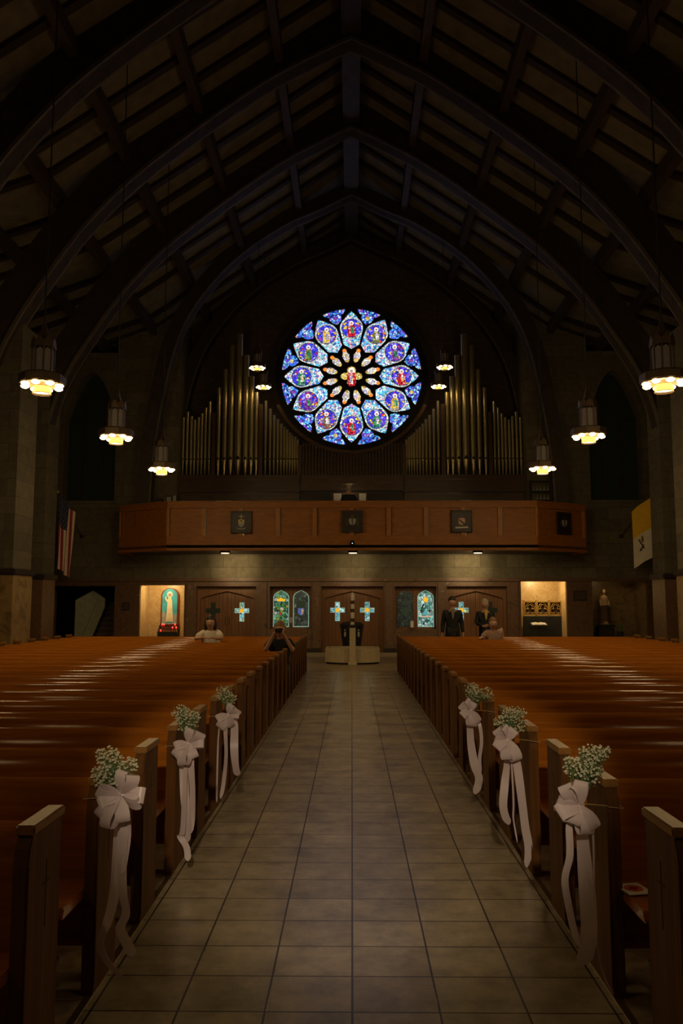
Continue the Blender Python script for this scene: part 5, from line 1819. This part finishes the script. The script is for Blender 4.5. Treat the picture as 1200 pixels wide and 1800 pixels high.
def head_parts(t, c, r=0.1, hair='hair', style='short', face_dir=-1, glasses=False, lean=0.0):
    """face features at the head centre c (head itself belongs to the body mesh)"""
    fy = face_dir
    ft = MB()
    for s_ in (-1, 1):
        ft.ball((c[0] + s_ * 0.032, c[1] + fy * 0.103, c[2] + 0.012), 0.011, 8, 6, (1.3, 0.7, 0.7))
    ft.build('eyes', M['black'], t)
    MB().ball((c[0], c[1] + fy * 0.106, c[2] - 0.052), 0.02, 8, 6, (1.2, 0.4, 0.35)).build('mouth', M['frame_red'], t)
    h = MB()
    h.ball((c[0], c[1] - fy * 0.040, c[2] + 0.055), 0.112, 16, 10, (0.86, 0.98, 1.0))
    if style == 'long':
        h.ball((c[0], c[1] - fy * 0.05, c[2] - 0.05), 0.105, 14, 10, (1.05, 0.75, 1.35))
        for s_ in (-1, 1):
            h.tube([(c[0] + s_ * 0.075, c[1] - fy * 0.0, c[2] + 0.06), (c[0] + s_ * 0.10, c[1] - fy * 0.01, c[2] - 0.04), (c[0] + s_ * 0.105, c[1] - fy * 0.0, c[2] - 0.16)], [0.035, 0.04, 0.022], 8)
    h.build('hair', M[hair], t, smooth=True)
    if glasses:
        g_ = MB()
        for s_ in (-1, 1):
            g_.ball((c[0] + s_ * 0.035, c[1] + fy * 0.102, c[2] + 0.01), 0.03, 10, 6, (1.0, 0.3, 0.75))
            g_.tube([(c[0] + s_ * 0.06, c[1] + fy * 0.09, c[2] + 0.015), (c[0] + s_ * 0.085, c[1], c[2] + 0.01)], 0.004, 5)
        g_.tube([(c[0] - 0.02, c[1] + fy * 0.105, c[2] + 0.015), (c[0] + 0.02, c[1] + fy * 0.105, c[2] + 0.015)], 0.004, 5)
        g_.build('sunglasses', M['black'], t)


def head_nodes(n, e, neck, c, fy=-1):
    n['head0'] = ((c[0], c[1] - fy * 0.0, c[2] - 0.075), (0.078, 0.085))
    n['head1'] = ((c[0], c[1], c[2] + 0.0), (0.104, 0.116))
    n['head2'] = ((c[0], c[1] - fy * 0.01, c[2] + 0.07), (0.09, 0.105))
    n['nose'] = ((c[0], c[1] + fy * 0.122, c[2] - 0.016), 0.015)
    e += [(neck, 'head0'), ('head0', 'head1'), ('head1', 'head2'), ('head1', 'nose')]
    for s_ in (-1, 1):
        n['ear%d' % s_] = ((c[0] + s_ * 0.094, c[1] - fy * 0.01, c[2] - 0.005), (0.01, 0.02))
        e.append(('head1', 'ear%d' % s_))


def person(label, loc, pose, cloth, hair, style='short', glasses=False, scale=1.0, face=-1, trousers='suit', shirt=None):
    """pose: dict of joint overrides in metres above loc (the floor), facing -y when face=-1"""
    t = thing('person', label, 'person', loc)
    P = dict(pelvis=(0, 0, 0.95), waist=(0, 0, 1.08), chest=(0, 0, 1.33), neckb=(0, 0, 1.45), neck=(0, 0, 1.49), head=(0, 0, 1.61),
             shl=(-0.18, 0, 1.37), ell=(-0.23, 0.02, 1.12), wrl=(-0.24, -0.04, 0.88), shr=(0.18, 0, 1.37), elr=(0.23, 0.02, 1.12), wrr=(0.24, -0.04, 0.88),
             hil=(-0.09, 0, 0.92), knl=(-0.10, -0.01, 0.5), anl=(-0.11, 0.02, 0.09), tol=(-0.12, -0.14, 0.03), hir=(0.09, 0, 0.92), knr=(0.10, -0.01, 0.5), anr=(0.11, 0.02, 0.09), tor=(0.12, -0.14, 0.03))
    hl = dict(dl=(0, 0, -1), nl=(1, 0, 0), dr=(0, 0, -1), nr=(-1, 0, 0), curl=0.35)
    hl.update({k: v for k, v in pose.items() if k in hl})
    P.update({k: v for k, v in pose.items() if k in P})
    n, e = {}, []
    n['pelvis'] = (P['pelvis'], (0.14, 0.10))
    n['waist'] = (P['waist'], (0.11, 0.08)); n['chest'] = (P['chest'], (0.11, 0.075)); n['neckb'] = (P['neckb'], (0.07, 0.06)); n['neck'] = (P['neck'], 0.062)
    e += [('pelvis', 'waist'), ('waist', 'chest'), ('chest', 'neckb'), ('neckb', 'neck')]
    head_nodes(n, e, 'neck', P['head'], face)
    for s_ in 'lr':
        n['sh' + s_] = (P['sh' + s_], 0.05); n['el' + s_] = (P['el' + s_], 0.042); n['wr' + s_] = (P['wr' + s_], (0.028, 0.024))
        e += [('chest', 'sh' + s_), ('sh' + s_, 'el' + s_), ('el' + s_, 'wr' + s_)]
        n['hi' + s_] = (P['hi' + s_], 0.09); n['kn' + s_] = (P['kn' + s_], 0.06); n['an' + s_] = (P['an' + s_], 0.04); n['to' + s_] = (P['to' + s_], 0.035)
        e += [('pelvis', 'hi' + s_), ('hi' + s_, 'kn' + s_), ('kn' + s_, 'an' + s_), ('an' + s_, 'to' + s_)]
    hand(n, e, 'wrl', hl['dl'], hl['nl'], 1, 'L', hl['curl'])
    hand(n, e, 'wrr', hl['dr'], hl['nr'], -1, 'R', hl['curl'])
    skin_mesh('body', n, e, M['skin'], t, 2, 'pelvis')
    # clothing follows the body
    cn, ce = {}, []
    cn['pelvis'] = (P['pelvis'], (0.165, 0.125)); cn['waist'] = (P['waist'], (0.165, 0.12)); cn['chest'] = (P['chest'], (0.185, 0.13)); cn['neckb'] = (P['neckb'], (0.105, 0.09))
    ce += [('pelvis', 'waist'), ('waist', 'chest'), ('chest', 'neckb')]
    if P['pelvis'][2] > 0.9:
        jk = MB().lathe([(0.150, 1.34), (0.152, 1.22), (0.150, 1.08), (0.158, 0.97), (0.172, 0.86), (0.178, 0.80), (0.168, 0.80), (0.14, 0.95)], 20, cap=False)
        jk.v = [Vector((v.x * 1.05, v.y * 0.78 - 0.01, v.z)) for v in jk.v]
        jk.build('jacket_skirt', M[cloth], t, smooth=True)
    slv = pose.get('sleeve', 1.0)
    for s_ in 'lr':
        cn['sh' + s_] = (P['sh' + s_], 0.085)
        if slv >= 1:
            cn['el' + s_] = (P['el' + s_], 0.06); cn['wr' + s_] = (P['wr' + s_], 0.042)
            ce += [('chest', 'sh' + s_), ('sh' + s_, 'el' + s_), ('el' + s_, 'wr' + s_)]
        else:
            q = Vector(P['sh' + s_]).lerp(Vector(P['el' + s_]), 0.75)
            cn['q' + s_] = (tuple(q), 0.075)
            ce += [('chest', 'sh' + s_), ('sh' + s_, 'q' + s_)]
    skin_mesh('jacket' if slv >= 1 else 'top', cn, ce, M[cloth], t, 2, 'pelvis')
    tn, te = {}, []
    tn['pelvis'] = (tuple(Vector(P['pelvis']) - Vector((0, 0, 0.01))), (0.15, 0.115))
    for s_ in 'lr':
        tn['hi' + s_] = (P['hi' + s_], 0.105); tn['kn' + s_] = (P['kn' + s_], 0.078); tn['an' + s_] = (P['an' + s_], 0.062)
        te += [('pelvis', 'hi' + s_), ('hi' + s_, 'kn' + s_), ('kn' + s_, 'an' + s_)]
    skin_mesh('trousers', tn, te, M[trousers], t, 2, 'pelvis')
    sm_ = MB()
    for s_ in 'lr':
        a, b_ = Vector(P['an' + s_]), Vector(P['to' + s_])
        sm_.tube([(a.x, a.y + 0.05, 0.045), (a.x, a.y, 0.05), (b_.x, b_.y, 0.04), (b_.x, b_.y - 0.05, 0.03)], [0.03, 0.05, 0.045, 0.02], 8)
    sm_.build('shoes', M['black'], t, smooth=True)
    if shirt:
        h = P['chest']
        MB().prism([(h[0] - 0.055, h[2] + 0.13), (h[0] - 0.012, h[2] - 0.12), (h[0] + 0.012, h[2] - 0.12), (h[0] + 0.055, h[2] + 0.13)], h[1] - 0.142, h[1] - 0.09).build('shirt_front', M[shirt], t, bevel=0.01)
    head_parts(t, P['head'], hair=hair, style=style, face_dir=face, glasses=glasses)
    t.scale = (scale,) * 3
    return t


sit_legs = dict(pelvis=(0, 0.0, 0.55), waist=(0, -0.02, 0.68), chest=(0, -0.06, 0.93), neckb=(0, -0.09, 1.06), neck=(0, -0.10, 1.10), head=(0, -0.12, 1.225),
                shl=(-0.17, -0.07, 1.0), shr=(0.17, -0.07, 1.0), hil=(-0.09, 0.0, 0.53), hir=(0.09, 0, 0.53), knl=(-0.1, -0.30, 0.50), knr=(0.1, -0.30, 0.50), anl=(-0.1, -0.28, 0.10), anr=(0.1, -0.28, 0.10), tol=(-0.1, -0.38, 0.04), tor=(0.1, -0.38, 0.04))


def rowD(i): return ROW0 + ROWS * i


# seated woman in white, leaning on the pew in front of her
r = 19
wp = dict(sit_legs)
yb = -0.475
wp.update(ell=(-0.27, yb + 0.12, 0.90), elr=(0.27, yb + 0.12, 0.90), wrl=(-0.10, yb + 0.02, 0.93), wrr=(0.10, yb + 0.02, 0.93), dl=(1, -0.1, 0), nl=(0, 0, -1), dr=(-1, -0.1, 0), nr=(0, 0, -1), curl=0.3, sleeve=0.5)
person('person in a white short-sleeved blouse seated far back in the left pews', (pt(373, 1100, 18.4).x, 18.285, 0.0), wp, 'blouse', 'hair', 'long', scale=1.04, trousers='suit')
# person photographing
cp_ = dict(sit_legs)
cp_.update(ell=(-0.25, -0.28, 0.86), elr=(0.25, -0.28, 0.86), wrl=(-0.09, -0.34, 1.14), wrr=(0.09, -0.34, 1.14), dl=(0.5, -0.1, 1), nl=(1, 0, 0.1), dr=(-0.5, -0.1, 1), nr=(-1, 0, 0.1), curl=0.7, sleeve=0.5)
cp = person('person in black top and sunglasses holding up a camera, left pews near the aisle', (pt(494, 1110, 15.2).x, 15.05, 0.0), cp_, 'suit', 'hair_fair', 'long', glasses=True, scale=1.0)
cm_ = thing('camera', 'small black camera held up to the face in the left pews', 'camera', (cp.location.x, 15.05 - 0.40, 1.22))
MB().box(-0.06, 0.06, -0.025, 0.025, -0.04, 0.04).build('camera_body', M['black'], cm_, bevel=0.006)
mm = MB().lathe([(0.028, 0), (0.03, 0.045), (0.024, 0.05)], 16)
mm.v = [Matrix.Rotation(PI / 2, 4, 'X') @ v + Vector((0, -0.02, 0)) for v in mm.v]
mm.build('lens', M['plaque'], cm_, smooth=True)
# standing men
person('person in a black suit and grey shirt standing behind the right pews near the aisle', (pt(795, 1100, 21.9).x, 21.9, 0), dict(wrl=(-0.26, -0.05, 0.86), wrr=(0.25, -0.06, 0.87)), 'suit', 'hair', 'short', scale=1.06, shirt='shirt')
p2 = person('bald person in a dark suit with yellow tie standing behind the right pews', (pt(853, 1100, 22.7).x, 22.7, 0), dict(wrl=(-0.10, -0.24, 1.05), ell=(-0.24, -0.03, 1.12), dl=(1, 0, 0.2), nl=(0, 1, 0)), 'suit', 'hair_grey', 'short', scale=1.03, shirt='gold')
# seated child in a patterned shirt
chp = dict(sit_legs)
chp.update(wrl=(-0.30, -0.42, 0.92), ell=(-0.28, -0.2, 0.85), dl=(-0.6, -1, 0), nl=(0, 0, -1), sleeve=0.5)
person('person in a pale patterned shirt seated in the rear right pews before the bald man', (pt(861, 1100, 20.2).x, 19.9, 0), chp, 'pattern', 'hair_fair', 'short', scale=0.99)
# organist, seen from behind
op = dict(pelvis=(0, 0, 0.62), waist=(0, 0.02, 0.75), chest=(0, 0.05, 1.00), neckb=(0, 0.06, 1.13), neck=(0, 0.07, 1.17), head=(0, 0.09, 1.30), shl=(-0.17, 0.05, 1.07), shr=(0.17, 0.05, 1.07),
          hil=(-0.09, 0, 0.6), hir=(0.09, 0, 0.6), knl=(-0.1, 0.3, 0.56), knr=(0.1, 0.3, 0.56), anl=(-0.1, 0.32, 0.12), anr=(0.1, 0.32, 0.12), tol=(-0.1, 0.42, 0.04), tor=(0.1, 0.42, 0.04),
          ell=(-0.25, 0.12, 0.83), elr=(0.25, 0.12, 0.83), wrl=(-0.18, 0.34, 0.86), wrr=(0.18, 0.34, 0.86), dl=(0, 1, 0), nl=(0, 0, -1), dr=(0, 1, 0), nr=(0, 0, -1))
person('person in black playing the organ in the loft, seen from behind', (pt(613, 870, 27.7).x, 27.75, LOFT), op, 'suit', 'hair_grey', 'short', face=1, scale=1.1)
bn = thing('organ_bench', 'dark wooden bench under the person at the organ', 'bench', (pt(613, 870, 27.7).x, 27.75, LOFT))
MB().box(-0.5, 0.5, -0.17, 0.17, 0.48, 0.53).build('seat', M['organ_case'], bn)
for s_ in (-1, 1):
    MB().box(s_ * 0.45 - 0.02, s_ * 0.45 + 0.02, -0.15, 0.15, 0, 0.48).build('leg', M['organ_case'], bn)

# unused helper material goes
bpy.data.materials.remove(M['floral'])
